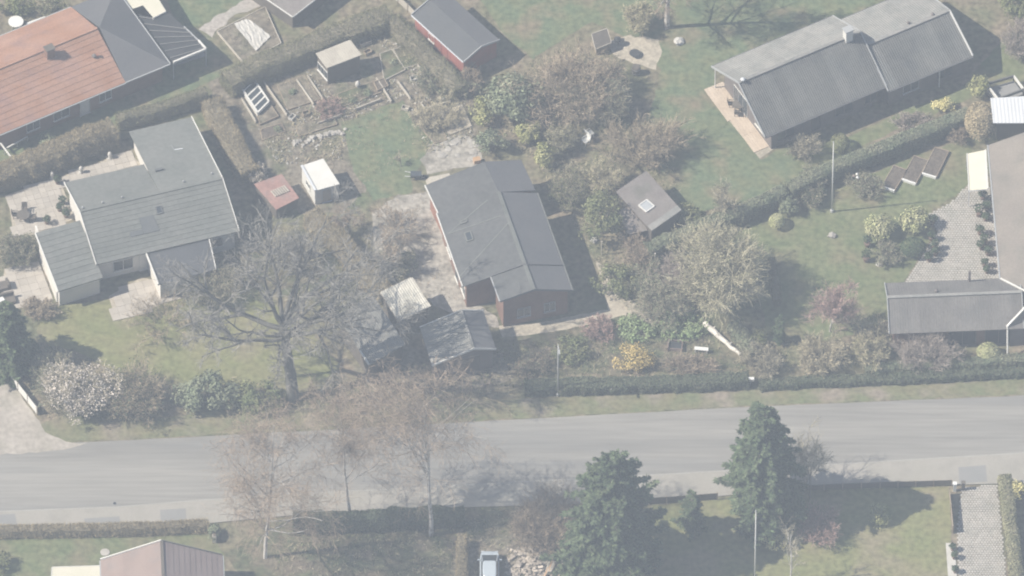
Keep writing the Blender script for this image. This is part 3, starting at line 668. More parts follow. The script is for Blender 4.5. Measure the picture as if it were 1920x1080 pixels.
# beds and yards
GARDEN = [(395, 150), (470, 115), (560, 130), (700, 60), (770, 60), (860, 130), (900, 180), (890, 270), (790, 300), (690, 350), (640, 400), (560, 400), (480, 330), (400, 230)]
sheet('garden_soil', GARDEN, .006, 'soil', 'bare brown soil of the vegetable garden', jit=.2)
sheet('garden_soil', [(374, 52), (440, 8), (490, -12), (505, 6), (440, 30), (412, 52), (402, 72)], .013, 'gravel', 'pinkish gravel round the small fenced plot', jit=.2)
sheet('garden_soil', [(410, 490), (560, 430), (660, 450), (720, 560), (700, 600), (560, 560), (440, 540)], .006, 'lawn_moss', 'mossy ground beneath the big spreading bare tree', jit=.2)
sheet('yard', [(700, 400), (745, 365), (800, 360), (850, 460), (872, 555), (935, 595), (935, 615), (880, 600), (815, 575), (765, 515), (700, 480)], .014, 'yard_gravel', 'sandy gravel yard between carport and grey house', jit=.15)
YARD_BACK = sheet('yard', [(815, 262), (870, 250), (905, 275), (900, 310), (800, 325), (790, 300)], .014, 'yard_gravel', 'paved yard of pale stones behind the grey house', jit=.15)
sheet('path', [(935, 612), (1000, 606), (1140, 580), (1118, 490), (1140, 505), (1175, 555), (1235, 600), (1265, 622), (1240, 624), (1170, 590), (1130, 605), (1000, 628), (940, 632)], .014, 'sand_patio', 'bare path wrapping the corner of the grey house', jit=.1)
sheet('yard', [(660, 690), (760, 650), (800, 660), (930, 655), (985, 690), (960, 715), (850, 740), (690, 730)], .014, 'soil', 'worn earth in front of the garages', jit=.2)
sheet('yard', [(850, 1030), (930, 1000), (1060, 1010), (1070, 1140), (840, 1140)], .014, 'soil', 'earthy drive around the parked car', jit=.2)
sheet('yard', [(1140, 78), (1180, 66), (1235, 75), (1242, 105), (1225, 128), (1190, 118), (1150, 100)], .013, 'sand_patio', 'trodden sandy play corner by the small playhouse', jit=.25)
def patio(name, label, px, mat, u, w, d, slab_mat, h=.05, most=300):
    pts = [G(x, y, 0) for x, y in px]; c = sum(pts, Vector((0, 0, 0))) / len(pts)
    root = empty(name, (c.x, c.y, 0), label); root['kind'] = 'structure'
    MB().prism(pts if sum((b.x - a.x) * (b.y + a.y) for a, b in zip(pts, pts[1:] + pts[:1])) < 0 else pts[::-1], (0, 0, .02)).build('bedding', mat, root)
    flagstones(root, px, u, w, d, slab_mat, .022, seed=len(label), h=h, most=most)
    return root
patio('patio', 'sandy flagged patio between white house and tall hedge', [(15, 365), (118, 330), (240, 283), (268, 312), (118, 352), (140, 410), (65, 442), (25, 440)], 'sand_patio', (.956, .294), .62, .62, 'flag')
patio('patio', 'pinkish paved square beside the white gable wall', [(8, 505), (70, 492), (88, 530), (98, 568), (25, 580), (0, 575)], 'sand_patio', (.956, .294), .8, .8, 'flag')
patio('patio', 'pale paved terrace on the lawn before the white house', [(203, 556), (265, 520), (330, 536), (345, 552), (255, 592), (217, 596)], 'sand_patio', (.956, .294), .75, .75, 'flag')
patio('terrace', 'sunny boarded terrace at the end of the long house', [(1330, 182), (1362, 166), (1400, 200), (1437, 256), (1475, 262), (1425, 298), (1396, 262)], 'sand_patio', (.478, -.878), 2.2, .28, 'deck', h=.06)
# cobbled areas: hundreds of small setts, far too many to be single objects
def setts(parent, px, s, seed):
    P = [G(x, y) for x, y in px]; rng = random.Random(seed); x0, x1 = min(p.x for p in P), max(p.x for p in P); y0, y1 = min(p.y for p in P), max(p.y for p in P)
    v = []; f = []; n = 0; j = 0; y = y0
    while y < y1:
        x = x0 + (j % 2) * s * .5
        while x < x1:
            if in_poly(x, y, P):
                w = s * .46 * rng.uniform(.85, 1.0); h = .055 + rng.uniform(-.01, .012); t = w * .8
                v += [(x - w, y - w, .02), (x + w, y - w, .02), (x + w, y + w, .02), (x - w, y + w, .02), (x - t, y - t, h), (x + t, y - t, h), (x + t, y + t, h), (x - t, y + t, h)]
                f += [(n + 4, n + 5, n + 6, n + 7), (n, n + 1, n + 5, n + 4), (n + 1, n + 2, n + 6, n + 5), (n + 2, n + 3, n + 7, n + 6), (n + 3, n, n + 4, n + 7)]; n += 8
            x += s
        y += s; j += 1
    o = obj('setts', mesh_np('setts', v, quads=f), 'cobble', parent); o['kind'] = 'stuff'
def cobbled(name, label, px, s, seed):
    pts = [G(x, y, 0) for x, y in px]; c = sum(pts, Vector((0, 0, 0))) / len(pts); root = empty(name, (c.x, c.y, 0), label); root['kind'] = 'structure'
    obj('bedding', poly_mesh('bedding', [p + Vector((0, 0, .02)) for p in pts]), 'soil', root); setts(root, px, s, seed)
cobbled('patio', 'broad cobbled patio along the brown roofed house', [(1695, 530), (1728, 480), (1758, 438), (1742, 402), (1790, 375), (1815, 345), (1862, 350), (1880, 525), (1800, 545)], .26, 4)
cobbled('driveway', 'cobbled driveway between white stone strip and clipped hedge', [(1803, 913), (1870, 910), (1893, 1140), (1797, 1140), (1794, 1000)], .26, 5)

# ================================================================== BUILDINGS
UP = Vector((0, 0, 1))
def chimney(parent, p, w, d, z0, h, rz, mat='brick_wall', cap='wood_dark'):
    o = MB().box((p.x, p.y, z0), (w, d, h), rz).build('chimney', mat, parent)
    MB().box((p.x, p.y, z0 + h + .002), (w + .14, d + .14, .10), rz).build('chimney_cap', cap, o); return o
def skylight(parent, p, u, n, w, h, frame='metal', pane='glass_sky'):
    u = Vector(u).normalized(); n = Vector(n).normalized(); v = n.cross(u).normalized(); f = MB()
    c = Vector(p) + n * .06
    for s in (-1, 1):
        f.bar(c - u * w / 2 + v * s * h / 2, c + u * w / 2 + v * s * h / 2, .10, .12); f.bar(c + u * s * w / 2 - v * h / 2, c + u * s * w / 2 + v * h / 2, .101, .121)
    o = f.build('skylight', frame, parent)
    MB().prism([c - u * w / 2 - v * h / 2, c + u * w / 2 - v * h / 2, c + u * w / 2 + v * h / 2, c - u * w / 2 + v * h / 2], n * .02).build('pane', pane, o)
def nrm(info, side):
    w, h = info['slopes'][0 if side > 0 else 1]; return (info['nr'] * side * h + UP * w).normalized()
def vent(parent, p, r=.09, h=.4, mat='metal'):
    MB().lathe(Vector(p) - UP * .1, [(r, 0), (r, h), (r * 1.6, h + .02), (r * 1.6, h + .08), (r * .3, h + .16)]).build('roof_vent', mat, parent, smooth=True)

# --- house under the orange tiled roof
I = gable('tiled_house', 'long house with orange tiled roof and dark hipped end', (-60, 153), (182, 53), 4.7, (5.3, 2.15), (5.0, 2.0), wall='brick_wall', roof='roof_orange',
          style=(('courses', 10, .05), ('courses', 10, .03)), verge=None, ridge='roof_orange', hipB=True, gutter='metal',
          wins=[('r', .30, .8, 1.3, 1.2), ('r', .52, .8, 1.6, 1.2), ('r', .70, .1, .95, 2.0, dict(pane='white', bars=0, name='door')), ('r', .86, .8, 1.2, 1.2)])
R1 = I['root']; a, b, u, nr = I['b'], None, I['u'], I['nr']
f = a + nr * 5.3 - UP * 2.15; bk = a - nr * 5.0 - UP * 2.0
cf = f + u * 4.55; cb = bk + u * 4.55; d = Vector((0, 0, .03))
hip = a + u * .25
slab('hip_roof', (f + d, cf + d, hip + d), .10, 'roof_slate', R1); slab('hip_roof', (cf + d, cb + d, hip + d), .10, 'roof_slate', R1); slab('hip_roof', (cb + d, bk + d, hip + d), .10, 'roof_slate', R1)
q = [f - nr * .5 + u * .0, cf - nr * .5 - u * .5, cb + nr * .5 - u * .5, bk + nr * .5]
MB().prism([p.xy.to_3d() for p in q][::1], (0, 0, 2.45)).build('wall', 'brick_wall', R1)
MB().bar(cf + u * .05, cb + u * .05, .10, .10).build('gutter', 'metal', R1); MB().bar(cf + nr * .05, f + nr * .05, .10, .10).build('gutter', 'metal', R1)
pc = on_slope(I, .605, .12); chimney(R1, pc, .75, .6, pc.z - .5, 1.55, math.atan2(u.y, u.x), 'brick_wall')
vent(R1, on_slope(I, .885, .42), .14, .25, 'brick_dark')
MB().lathe(on_slope(I, .885, .42) + Vector((.3, .05, 0)), [(.12, -.1), (.12, .3), (.16, .32)]).build('roof_vent', 'brick_red', R1)
# white steps rail at its near wall
r = empty('porch_railing', G(20, 285), 'white railing at the foot of the orange roofed house wall', 'railing')
for k, (p, q, z) in enumerate([((-4, 262), (20, 294), .9), ((12, 278), (52, 256), .6)]):
    A_, B_ = G(*p, z), G(*q, z); MB().bar(A_, B_, .12, .12).build('rail', 'white', r)
    for t in (0, .5, 1):
        c = A_.lerp(B_, t); MB().bar(c.xy.to_3d(), c - UP * .06, .08).build('post', 'white', r)
# glazed pergola beside the hip
r = empty('pergola', G(310, 105), 'dark roofed pergola of thin rafters with white front beam', 'pergola')
zt = 2.3; E = [(325, 117), (386, 92), (372, 76), (345, 50), (290, 36), (252, 22)]
W = [G(*p, zt) for p in E]
MB().bar(W[0], W[1], .16, .22).build('beam', 'white', r); MB().bar(W[1], W[2], .16, .22).build('beam', 'white', r); MB().bar(W[2], W[3], .10, .14).build('beam', 'metal', r)
for k in range(7):
    p = W[0].lerp(W[5], (k + .6) / 7.4) ; q = (W[1].lerp(W[3], min(1, (k + .3) / 6)) if k < 6 else W[4])
    MB().bar(p + UP * .06, q + UP * .06, .05, .06).build('rafter', 'patch', r)
for p in W[:4]: MB().bar(p.xy.to_3d(), p - UP * .12, .11).build('post', 'metal', r)
for k, (p, q) in enumerate([((345, 95), (338, 62)), ((360, 98), (352, 66)), ((330, 70), (362, 84))]): MB().bar(G(*p, 1.0), G(*q, 1.0), .05).build('rafter', 'metal', r)
obj('glass_roof', poly_mesh('glass_roof', [G(x, y, zt - .03) for x, y in [(323, 116), (384, 91), (371, 76), (347, 52), (318, 24), (287, 34), (268, 12), (246, 21)]]), 'dark', r)
MB().prism([G(x, y, 0) for x, y in [(325, 125), (388, 105), (345, 50), (300, 60)]][::1], (0, 0, .06)).build('floor', 'patch', r)
# pale L-shaped terrace roof behind it
r = empty('terrace_roof', G(265, 30), 'pale cream flat terrace roof behind the dark hipped roof', 'roof')
L_ = [(222, -6), (242, 19), (268, 10), (287, 33), (311, 21), (280, -30), (222, -30)]
pts = [G(x, y, 2.5) for x, y in L_]
bm_ = MB(); me = poly_mesh('roof', pts); o = obj('roof_top', me, 'cream', r)
for a_, b_ in zip(pts, pts[1:] + pts[:1]): MB().bar(a_ - UP * .08, b_ - UP * .08, .05, .14).build('edge_board', 'white', r)
for i in (1, 3, 4): MB().bar(pts[i].xy.to_3d(), pts[i] - UP * .16, .10).build('post', 'white', r)

# --- white house under the grey courses
zr = 4.3; A2, B2 = (150, 397), (417, 335); mid = (A2[0] + (B2[0] - A2[0]) * .56, A2[1] + (B2[1] - A2[1]) * .56)
I = gable('white_house', 'white rendered house with broad grey tiled roof', A2, mid, zr, (5.15, 1.55), (5.1, 1.6), ohe=.5, style=(('courses', 11, .05), None), roof='roof_grey', verge=None, gutter=None,
          wins=[('l', .25, .1, .9, 2.0, dict(bars=0, pane='dark', name='door')), ('l', .6, .9, 1.6, 1.1), ('r', .35, .7, 1.8, 1.3), ('r', .62, .1, 1.0, 2.0, dict(bars=0, pane='white', name='door'))])
R2 = I['root']
I2 = gable('x', None, mid, B2, zr, (5.15, 1.55), (9.9, 2.35), ohe=.5, style=(('courses', 11, .05), None), roof='roof_grey', verge=None, root=R2,
           wins=[('r', .6, .8, 1.8, 1.2), ('b', .25, .8, 1.4, 1.1)])
for nm, inf, side, end in (('a', I, 1, 'a'), ('a', I, -1, 'a'), ('b', I2, 1, 'b'), ('b', I2, -1, 'b')):
    w, h = inf['slopes'][0 if side > 0 else 1]; e = inf[end]; s = -1 if end == 'a' else 1
    MB().bar(e + inf['u'] * s * .03 + UP * .02, e + inf['nr'] * side * w - UP * (h - .02) + inf['u'] * s * .03, .06, .22).build('verge_board', 'white', R2)
MB().bar(I['a'] + UP * .05, I2['b'] + UP * .05, .22, .07).build('ridge_cap', 'roof_grey', R2)
skylight(R2, on_slope(I, .93, .30), I['u'], nrm(I, 1), .5, .7, 'roof_patch', 'glass')
n2 = nrm(I, 1)
pp = [on_slope(I, .60, .42), on_slope(I, .81, .42), on_slope(I, .84, .70), on_slope(I, .78, .70), on_slope(I, .78, .86), on_slope(I, .72, .86), on_slope(I, .71, .62), on_slope(I, .50, .62), on_slope(I, .50, .56), on_slope(I, .62, .56)]
pp = [on_slope(I, .66, .36), on_slope(I, .84, .36), on_slope(I, .86, .66), on_slope(I, .66, .66)]
MB().prism([p + n2 * .06 for p in pp], n2 * .03).build('roof_patch', 'roof_patch', R2)
pp = [on_slope(I, .50, .57), on_slope(I, .655, .57), on_slope(I, .655, .66), on_slope(I, .50, .66)]
MB().prism([p + n2 * .06 for p in pp], n2 * .03).build('roof_patch', 'roof_patch', R2)
for (inf, t, s, sd) in [(I, .05, .08, -1), (I, .3, .1, -1), (I, .55, .12, -1), (I2, .42, .08, -1), (I2, .88, .1, -1)]: vent(R2, on_slope(inf, t, s, sd), .06, .2, 'metal')
v_ = on_slope(I2, .15, .33, -1); MB().box((v_.x, v_.y, v_.z - .1), (.7, .25, .35), .3).build('roof_vent', 'roof_patch', R2)
v_ = on_slope(I2, .52, .58, -1); MB().bar(v_, v_ + Vector((.75, .05, .1)), .08).build('roof_vent', 'white_metal', R2); MB().bar(v_, v_ + Vector((-.3, .3, .35)), .05).build('antenna', 'metal', R2)
# lower wing on its left and dark annexe in front
Wq = quad_shed('x', None, [(109, 547), (193, 521), (150, 413), (66, 437)], (2.35, 2.35, 3.35, 3.35), wall='plaster', roof='roof_grey', style=('courses', 11, .05), parent=R2, oh=.3)
P = Wq['P']; MB().bar(P[0] - Wq['n'] * .02, P[3] - Wq['n'] * .02, .09, .26).build('verge_board', 'white', R2)
Aq = quad_shed('x', None, [(297, 534), (405, 505), (386, 422), (263, 448)], (2.3, 2.3, 2.75, 2.75), wall='plaster', roof='roof_annexe', parent=R2, oh=.25)
P = Aq['P']; MB().bar(P[0] + UP * .03, P[3] + UP * .03, .12, .28).build('verge_board', 'white', R2); MB().bar(P[1] + UP * .02, P[2] + UP * .02, .08, .16).build('verge_board', 'white', R2)
MB().bar(P[3] + UP * .05, P[2] + UP * .05, .15, .1).build('flashing', 'roof_patch', R2)
# white screen wall by the pinkish patio
w_ = empty('garden_wall', G(88, 510), 'white screen wall stepping down beside the white house', 'wall')
for p, q, z in (((68, 452), (80, 492), 2.1), ((80, 492), (108, 568), 1.5)):
    a_, b_ = G(*p, 0), G(*q, 0); MB().prism([a_ + Vector((-.08, 0, 0)), a_ + Vector((.08, 0, 0)), b_ + Vector((.08, 0, 0)), b_ + Vector((-.08, 0, 0))][::-1], (0, 0, z)).build('wall_panel', 'plaster', w_)

# --- grey felt-roofed house in the middle
zr = 4.5; m1 = (984, 497)
I = gable('grey_house', 'dark brick house with wide smooth grey roof', (935, 360), m1, zr, (5.7, 1.2), (3.55, 1.2), wall='brick_wall', roof='roof_felt', roofs=('roof_felt', 'roof_slate'), verge=None, gutter=None, ohe=.4,
          wins=[('r', .3, .8, 1.5, 1.2), ('r', .6, .1, 1.0, 2.0, dict(bars=0, pane='dark', name='door')), ('r', .85, .8, 1.3, 1.2), ('l', .5, .8, 1.5, 1.2)])
R3 = I['root']
I3 = gable('x', None, m1, (1001, 543), zr, (3.1, .66), (3.55, 1.2), wall='brick_wall', roof='roof_felt', roofs=('roof_felt', 'roof_slate'), verge='roof_slate', root=R3, ohe=.35, ohg=.25, wins=[('b', .28, .9, 1.0, 1.1, dict(frame='metal')), ('b', .68, .9, 1.2, 1.1, dict(frame='metal'))])  # gable window frames greyed for the shade on that wall
I4 = gable('x', None, (908, 303), (935, 360), zr - .35, (5.6, 1.05), (3.5, 1.1), wall='brick_red', roof='roof_felt', roofs=('roof_felt', 'roof_slate'), verge=None, root=R3, ohe=.35)
MB().bar(I['a'] + UP * .03, I3['b'] + UP * .03, .34, .06).build('ridge_cap', 'roof_grey', R3)
for (t0, s0, t1, s1) in ((.42, .02, .86, .98), (.30, .10, .30, .92), (.05, .2, .30, .95)):
    p, q = on_slope(I, t0, s0), on_slope(I, t1, s1); MB().bar(p + UP * .02, q + UP * .02, .09, .03).build('roof_seam', 'roof_grey', R3)
for inf in (I, I3, I4):
    w, h = inf['slopes'][0]; p, q = inf['a'] + inf['nr'] * w - UP * h, inf['b'] + inf['nr'] * w - UP * h
    MB().bar(p + inf['nr'] * .05, q + inf['nr'] * .05, .10, .12).build('gutter', 'white' if inf is not I3 else 'metal', R3)
w, h = I['slopes'][1]; MB().bar(I['a'] - I['nr'] * (w + .05) - UP * h, I3['b'] - I['nr'] * (w + .05) - UP * h, .10, .1).build('gutter', 'roof_grey', R3)
skylight(R3, on_slope(I, .42, .66), I['u'], nrm(I, 1), 1.0, .55, 'roof_grey', 'glass'); skylight(R3, on_slope(I, .22, .66), I['u'], nrm(I, 1), .3, .6, 'roof_grey', 'roof_felt')

# --- long house with corrugated roofs
CO = ('sheets', 1.06, .21, .022)
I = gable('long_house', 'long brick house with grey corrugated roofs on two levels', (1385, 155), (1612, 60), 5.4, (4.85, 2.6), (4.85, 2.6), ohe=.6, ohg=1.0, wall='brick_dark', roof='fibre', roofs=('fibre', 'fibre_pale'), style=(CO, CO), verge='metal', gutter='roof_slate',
          wins=[('r', .2, .8, 1.8, 1.2, dict(frame='brick_dark')), ('r', .45, .1, 1.0, 2.0, dict(bars=0, pane='dark', frame='brick_dark', name='door')), ('r', .68, .8, 1.8, 1.2, dict(frame='brick_dark')), ('r', .9, .8, 1.2, 1.2, dict(frame='brick_dark')), ('a', .35, .1, 2.4, 2.1, dict(bars=2)), ('a', .75, .8, 1.4, 1.2)])  # dark frames and gutter carry the shade under the eaves in their colour
R4 = I['root']
I5 = gable('x', None, (1622, 86), (1780, 20), 4.55, (4.3, 1.95), (5.4, 2.1), ohe=.5, wall='brick_dark', roof='fibre', roofs=('fibre', 'fibre_pale'), style=(CO, CO), verge='metal', root=R4, gutter='roof_slate',  # wall and gutter coloured dark to stand for the shade below the eaves
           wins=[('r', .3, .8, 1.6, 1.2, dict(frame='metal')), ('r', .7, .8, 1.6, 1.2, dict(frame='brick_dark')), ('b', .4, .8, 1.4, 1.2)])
for inf in (I, I5): MB().bar(inf['a'] + UP * .07, inf['b'] + UP * .07, .30, .10).build('ridge_cap', 'fibre_pale', R4)
MB().bar(I5['b'] + UP * .08, I5['b'] + I5['nr'] * 4.3 - UP * 1.9, .14, .16).build('verge_board', 'white', R4)
pc = on_slope(I, .895, .03); chimney(R4, pc, .7, .6, pc.z - .5, 1.75, math.atan2(I['u'].y, I['u'].x), 'white', 'metal')
vent(R4, on_slope(I, .03, .02), .14, .45, 'white_metal'); vent(R4, on_slope(I5, .55, .10, -1), .09, .3, 'brick_dark'); vent(R4, on_slope(I5, .82, .05, -1), .11, .3, 'brick_dark')
for (inf, t, sd) in ((I, .02, -1), (I5, .62, 1)):
    w, h = inf['slopes'][0 if sd > 0 else 1]; e = on_slope(inf, t, .95, sd); MB().tube(e.xy.to_3d(), e - UP * .2, .06).build('downpipe', 'white', R4)

# --- brown roofed house at the picture edge, with its wing
HB = [G(1853, 272, 2.6), G(1876, 524, 2.6)]; du = (HB[1] - HB[0]).normalized(); nn = Vector((-du.y, du.x, 0)); nn = nn if nn.x > 0 else -nn
R5 = empty('brown_house', HB[0].lerp(HB[1], .5).xy.to_3d() + nn * 4, 'house with big brown grey roof beside the cobbled patio', 'house')
A_ = G(1853, 272, 2.6) - du * .0; B_ = HB[1] + du * 3.2; rise = UP * 2.5
roof_slope(R5, A_, B_, B_ + nn * 5.2 + rise, A_ + nn * 5.2 + rise, 'roof_brown', None); roof_slope(R5, B_ + nn * 10.4, A_ + nn * 10.4, A_ + nn * 5.2 + rise, B_ + nn * 5.2 + rise, 'roof_brown', None)
q = [A_ + nn * .5 + du * .4, A_ + nn * 9.9 + du * .4, B_ + nn * 9.9 - du * .2, B_ + nn * .5 - du * .2]
MB().prism([p.xy.to_3d() for p in q][::-1], (0, 0, 2.6)).build('wall', 'brick_wall', R5)
MB().bar(A_ - nn * .06, HB[1] - nn * .06, .12, .10).build('gutter', 'metal', R5)
wp = A_ + nn * .5
for t, w in ((.38, 2.0), (.62, 1.4), (.86, 1.8)): window(R5, (wp + du * (t * (HB[1] - A_).length)).xy.to_3d(), du, -nn, .2, w, 1.9, bars=1)
I6 = gable('x', None, (1664, 558), (1915, 548), 4.0, (3.0, 1.5), (3.0, 1.5), ohe=.5, ohg=.4, wall='brick_wall', roof='fibre', roofs=('roof_wing', 'roof_wing'), style=(('sheets', .9, .22, .007), ('sheets', .9, .22, .007)), sheetmat='roof_wing', verge='metal', root=R5,
           wins=[('r', .55, .1, 2.4, 2.0, dict(pane='dark', frame='brick_dark', name='door')), ('r', .82, .1, 2.4, 2.0, dict(pane='dark', frame='brick_dark', name='door'))])
MB().bar(I6['a'] + UP * .06, I6['b'] + UP * .06, .3, .10).build('ridge_cap', 'fibre_pale', R5)
vent(R5, on_slope(I6, .37, .25, -1), .10, .25, 'brick_dark'); MB().tube(on_slope(I6, .63, .9, -1) - UP * .2, on_slope(I6, .63, .9, -1) + UP * 1.4, .11).build('flue', 'brick_dark', R5)
V0_, V1_ = G(1876, 522, 2.72), G(1925, 547, 4.25); MB().bar(V0_, V1_, .16, .10).build('valley_flashing', 'white', R5)
H0, H1_ = G(1888, 613, 2.62), G(1925, 574, 4.35)
slab('roof', (H0, G(1975, 596, 2.62), G(1975, 556, 4.4), H1_), .10, 'roof_brown', R5); MB().bar(H0 + UP * .05, H1_ + UP * .05, .18, .14).build('verge_board', 'white', R5)
MB().tube(G(1889, 676, 0), G(1889, 613, 2.9 - .25), .07).build('downpipe', 'white', R5)
p0, p1 = G(1893, 650, 0), G(1975, 640, 0); MB().prism([p0, p1, p1 + Vector((0, 2.5, 0)), p0 + Vector((0, 2.5, 0))], (0, 0, 2.5)).build('wall', 'brick_dark', R5)
aw = empty('awning', G(1834, 335), 'cream yellow awning rolled out over the cobbled patio', 'awning')
q = [G(1817, 357, 2.2), G(1852, 354, 2.6), G(1848, 281, 2.6), G(1813, 288, 2.2)]
slab('canvas', q, .04, 'cream', aw); MB().bar(q[0], q[3], .08, .12).build('front_bar', 'white', aw); MB().bar(q[1], q[2], .14, .14).build('cassette', 'white', aw)
for i, j in ((0, 1), (3, 2)): MB().bar(q[i] - UP * .08, q[j] - UP * .08, .05).build('arm', 'white_metal', aw)
for i in (0, 3): MB().bar(q[i].xy.to_3d(), q[i] - UP * .06, .07).build('post', 'white_metal', aw)

# --- pink roofed house at the bottom edge, slope away from the sun coloured darker
I = gable('pink_house', 'house with pink tiled gable roof and white verge', (303, 1015), (309, 1150), 5.0, (5.4, 2.3), (5.3, 2.25), ohe=.5, ohg=.3, wall='plaster', roof='pink_roof', roofs=('pink_roof', 'pink_tile_shaded'), style=(('courses', 11, .02), ('courses', 11, .04)), verge=None, ridge='wood_dark', gutter='metal')
p, q = I['a'], on_slope(I, 0, 1, 1); MB().bar(p - I['u'] * .05 + UP * .05, q - I['u'] * .05 + UP * .05, .10, .26).build('verge_board', 'white', I['root'])
p, q = I['a'], on_slope(I, 0, 1, -1); MB().bar(p - I['u'] * .05 + UP * .03, q - I['u'] * .05 + UP * .03, .08, .22).build('verge_board', 'fibre', I['root'])
quad_shed('carport', 'flat cream roofed annexe beside the pink house', [(92, 1135), (196, 1135), (192, 1061), (98, 1064)], (2.6, 2.6, 2.6, 2.6), wall='plaster', roof='cream', edge='white', cat='carport')

# --- barn with the red wall
I = gable('red_barn', 'narrow red boarded barn with smooth grey roof', (806, -1), (903, 87), 2.9, (2.1, .62), (2.1, .62), ohe=.18, ohg=.2, wall='red_paint', roof='roof_dark', roofs=('roof_dark', 'roof_slate'), verge='metal', cat='barn', wins=[('r', .35, .9, .8, .8), ('r', .6, .1, .9, 1.8, dict(bars=0, pane='brick_red', frame='red_paint', name='door'))])
RB = I['root']; a_, u_, n_ = I['a'], I['u'], I['nr']; L_ = (I['b'] - a_).length
me = None; w0 = 2.1 - .18
for k in range(int((L_ - .5) / .22)):
    if me is None:
        p = (a_ + u_ * .3 + n_ * (w0 + .002)).xy.to_3d(); mb = MB().prism([p, p + u_ * .19, p + u_ * .19 + n_ * .03, p + n_ * .03][::-1], (0, 0, 2.1)); me = mesh_np('wall_board', mb.v, polys=mb.f); me.materials.append(MATS['red_paint'])
    o = obj('wall_board', me, None, RB); o.location = Vector(o.location) + u_ * (.22 * k)
MB().bar(on_slope(I, 0, 1.03), on_slope(I, 1, 1.03), .08, .1).build('gutter', 'white_metal', RB)

quad_shed('outbuilding', 'brownish roof corner with white edge above the long hedge', [(455, -33), (549, 31), (630, -32), (536, -96)], (1.9, 1.9, 1.9, 1.9), wall='wood_dark', roof='shed_brown', edge='white', cat='shed')
# --- garages, carport, sheds
quad_shed('carport', 'carport with weathered pale corrugated roof beside the gravel yard', [(748, 602), (807, 574), (770, 521), (714, 548)], (2.45, 2.5, 2.75, 2.7), wall='wood_dark', roof='pale_roof', style=('sheets', 1.0, .2, .02), edge='wood_pale', cat='carport', oh=.2)
I = gable('garage', 'low garage with dark grey gable roof and white bargeboards', (865, 583), (888, 654), 3.3, (3.8, 1.25), (2.05, .6), ohe=.25, ohg=.2, wall='brick_dark', roof='roof_dark', roofs=('shed_grey', 'roof_slate'), style=(('sheets', 1.0, .25, .012), None), verge='white', cat='garage',
          wins=[('b', .45, .05, 2.4, 2.0, dict(bars=0, pane='wood_dark', frame='brick_dark', name='door'))])
MB().bar(I['a'] + UP * .04, I['b'] + UP * .04, .22, .07).build('ridge_cap', 'fibre_pale', I['root'])
I7 = quad_shed('garden_shed', 'low dark grey shed under the big spreading bare tree', [(692, 684), (760, 646), (702, 560), (632, 592)], (2.2, 2.3, 2.9, 2.8), wall='wood_dark', roof='shed_grey', style=('sheets', 1.05, .2, .02), cat='shed', oh=.2)
MB().bar(I7['P'][0], I7['P'][0].lerp(I7['P'][3], .28), .12, .22).build('verge_board', 'white', I7['root'])
I8 = quad_shed('garden_shed', 'brown felt shed roof with one bright skylight', [(1222, 433), (1278, 394), (1212, 320), (1155, 359)], (2.3, 2.3, 2.6, 2.6), wall='wood_dark', roof='shed_brown', cat='shed', oh=.2)
P = I8['P']; c = P[0].lerp(P[1], .35).lerp(P[3].lerp(P[2], .35), .44); skylight(I8['root'], c, P[1] - P[0], I8['n'], 1.0, 1.0, 'white', 'glass_sky')
MB().prism([p.lerp(c, 0) + I8['n'] * .02 for p in (P[1].lerp(P[2], .0), P[1].lerp(P[2], .12), P[0].lerp(P[3], .12), P[0])][::-1], I8['n'] * .015).build('eaves_strip', 'fibre_pale', I8['root'])
quad_shed('lean_to', 'low mossy lean-to against the skylight shed', [(1178, 440), (1214, 432), (1188, 385), (1158, 395)], (1.5, 1.6, 2.0, 1.9), wall='wood_dark', roof='shed_brown', cat='shed', oh=.15)
I9 = quad_shed('tent_shed', 'bright white boxy shed on the vegetable garden edge', [(590, 358), (637, 345), (606, 297), (564, 311)], (2.0, 2.0, 2.15, 2.15), wall='white', roof='white', cat='shed', oh=.08, wins=[(0, .5, .05, .9, 1.7, dict(bars=0, pane='wood_pale', frame='white_metal', name='door')), (3, .5, .9, .8, .6)])
P = I9['P']
MB().bar(P[3].lerp(P[2], .03) + UP * .05, P[0].lerp(P[1], .03) + UP * .05, .2, .1).build('roof_edge', 'white_metal', I9['root'])
Ia = quad_shed('woodshed', 'low reddish roof with a row of pale slats', [(518, 393), (561, 371), (528, 326), (476, 345)], (1.5, 1.5, 1.6, 1.6), wall='wood_dark', roof='roof_red', cat='shed', oh=.15)
P = Ia['P']
for k in range(7):
    c = P[3].lerp(P[2], .3 + .5 * k / 6).lerp(P[0].lerp(P[1], .3 + .5 * k / 6), .42); d_ = (P[0] - P[3]).normalized()
    MB().bar(c + Ia['n'] * .08, c + d_ * .8 + Ia['n'] * .08, .11, .08).build('slat', 'wood_pale', Ia['root'])
quad_shed('greenhouse', 'garden hut with pale board roof among the vegetable beds', [(613, 128), (678, 103), (652, 76), (592, 100)], (2.3, 2.35, 2.6, 2.55), wall='wood_dark', roof='wood_pale', style=('sheets', .8, .2, .015), cat='hut', oh=.12, wins=[(3, .5, .5, 1.6, 1.0, dict(bars=2))])  # dark wood walls put the near side's shade into their colour
quad_shed('playhouse', 'tiny wooden playhouse by the sandy corner', [(1117, 92), (1146, 80), (1138, 54), (1110, 64)], (1.0, 1.05, 1.55, 1.5), wall='wood', roof='wood_dark', cat='playhouse', oh=.08, edge='wood_pale')
quad_shed('metal_roof_shed', 'shed with bright white ribbed metal roof at the picture edge', [(1862, 231), (1965, 231), (1962, 178), (1857, 184)], (2.4, 2.4, 2.7, 2.7), wall='wood_dark', roof='white_metal', style=('sheets', 1.0, .33, .012), cat='shed', oh=.3)
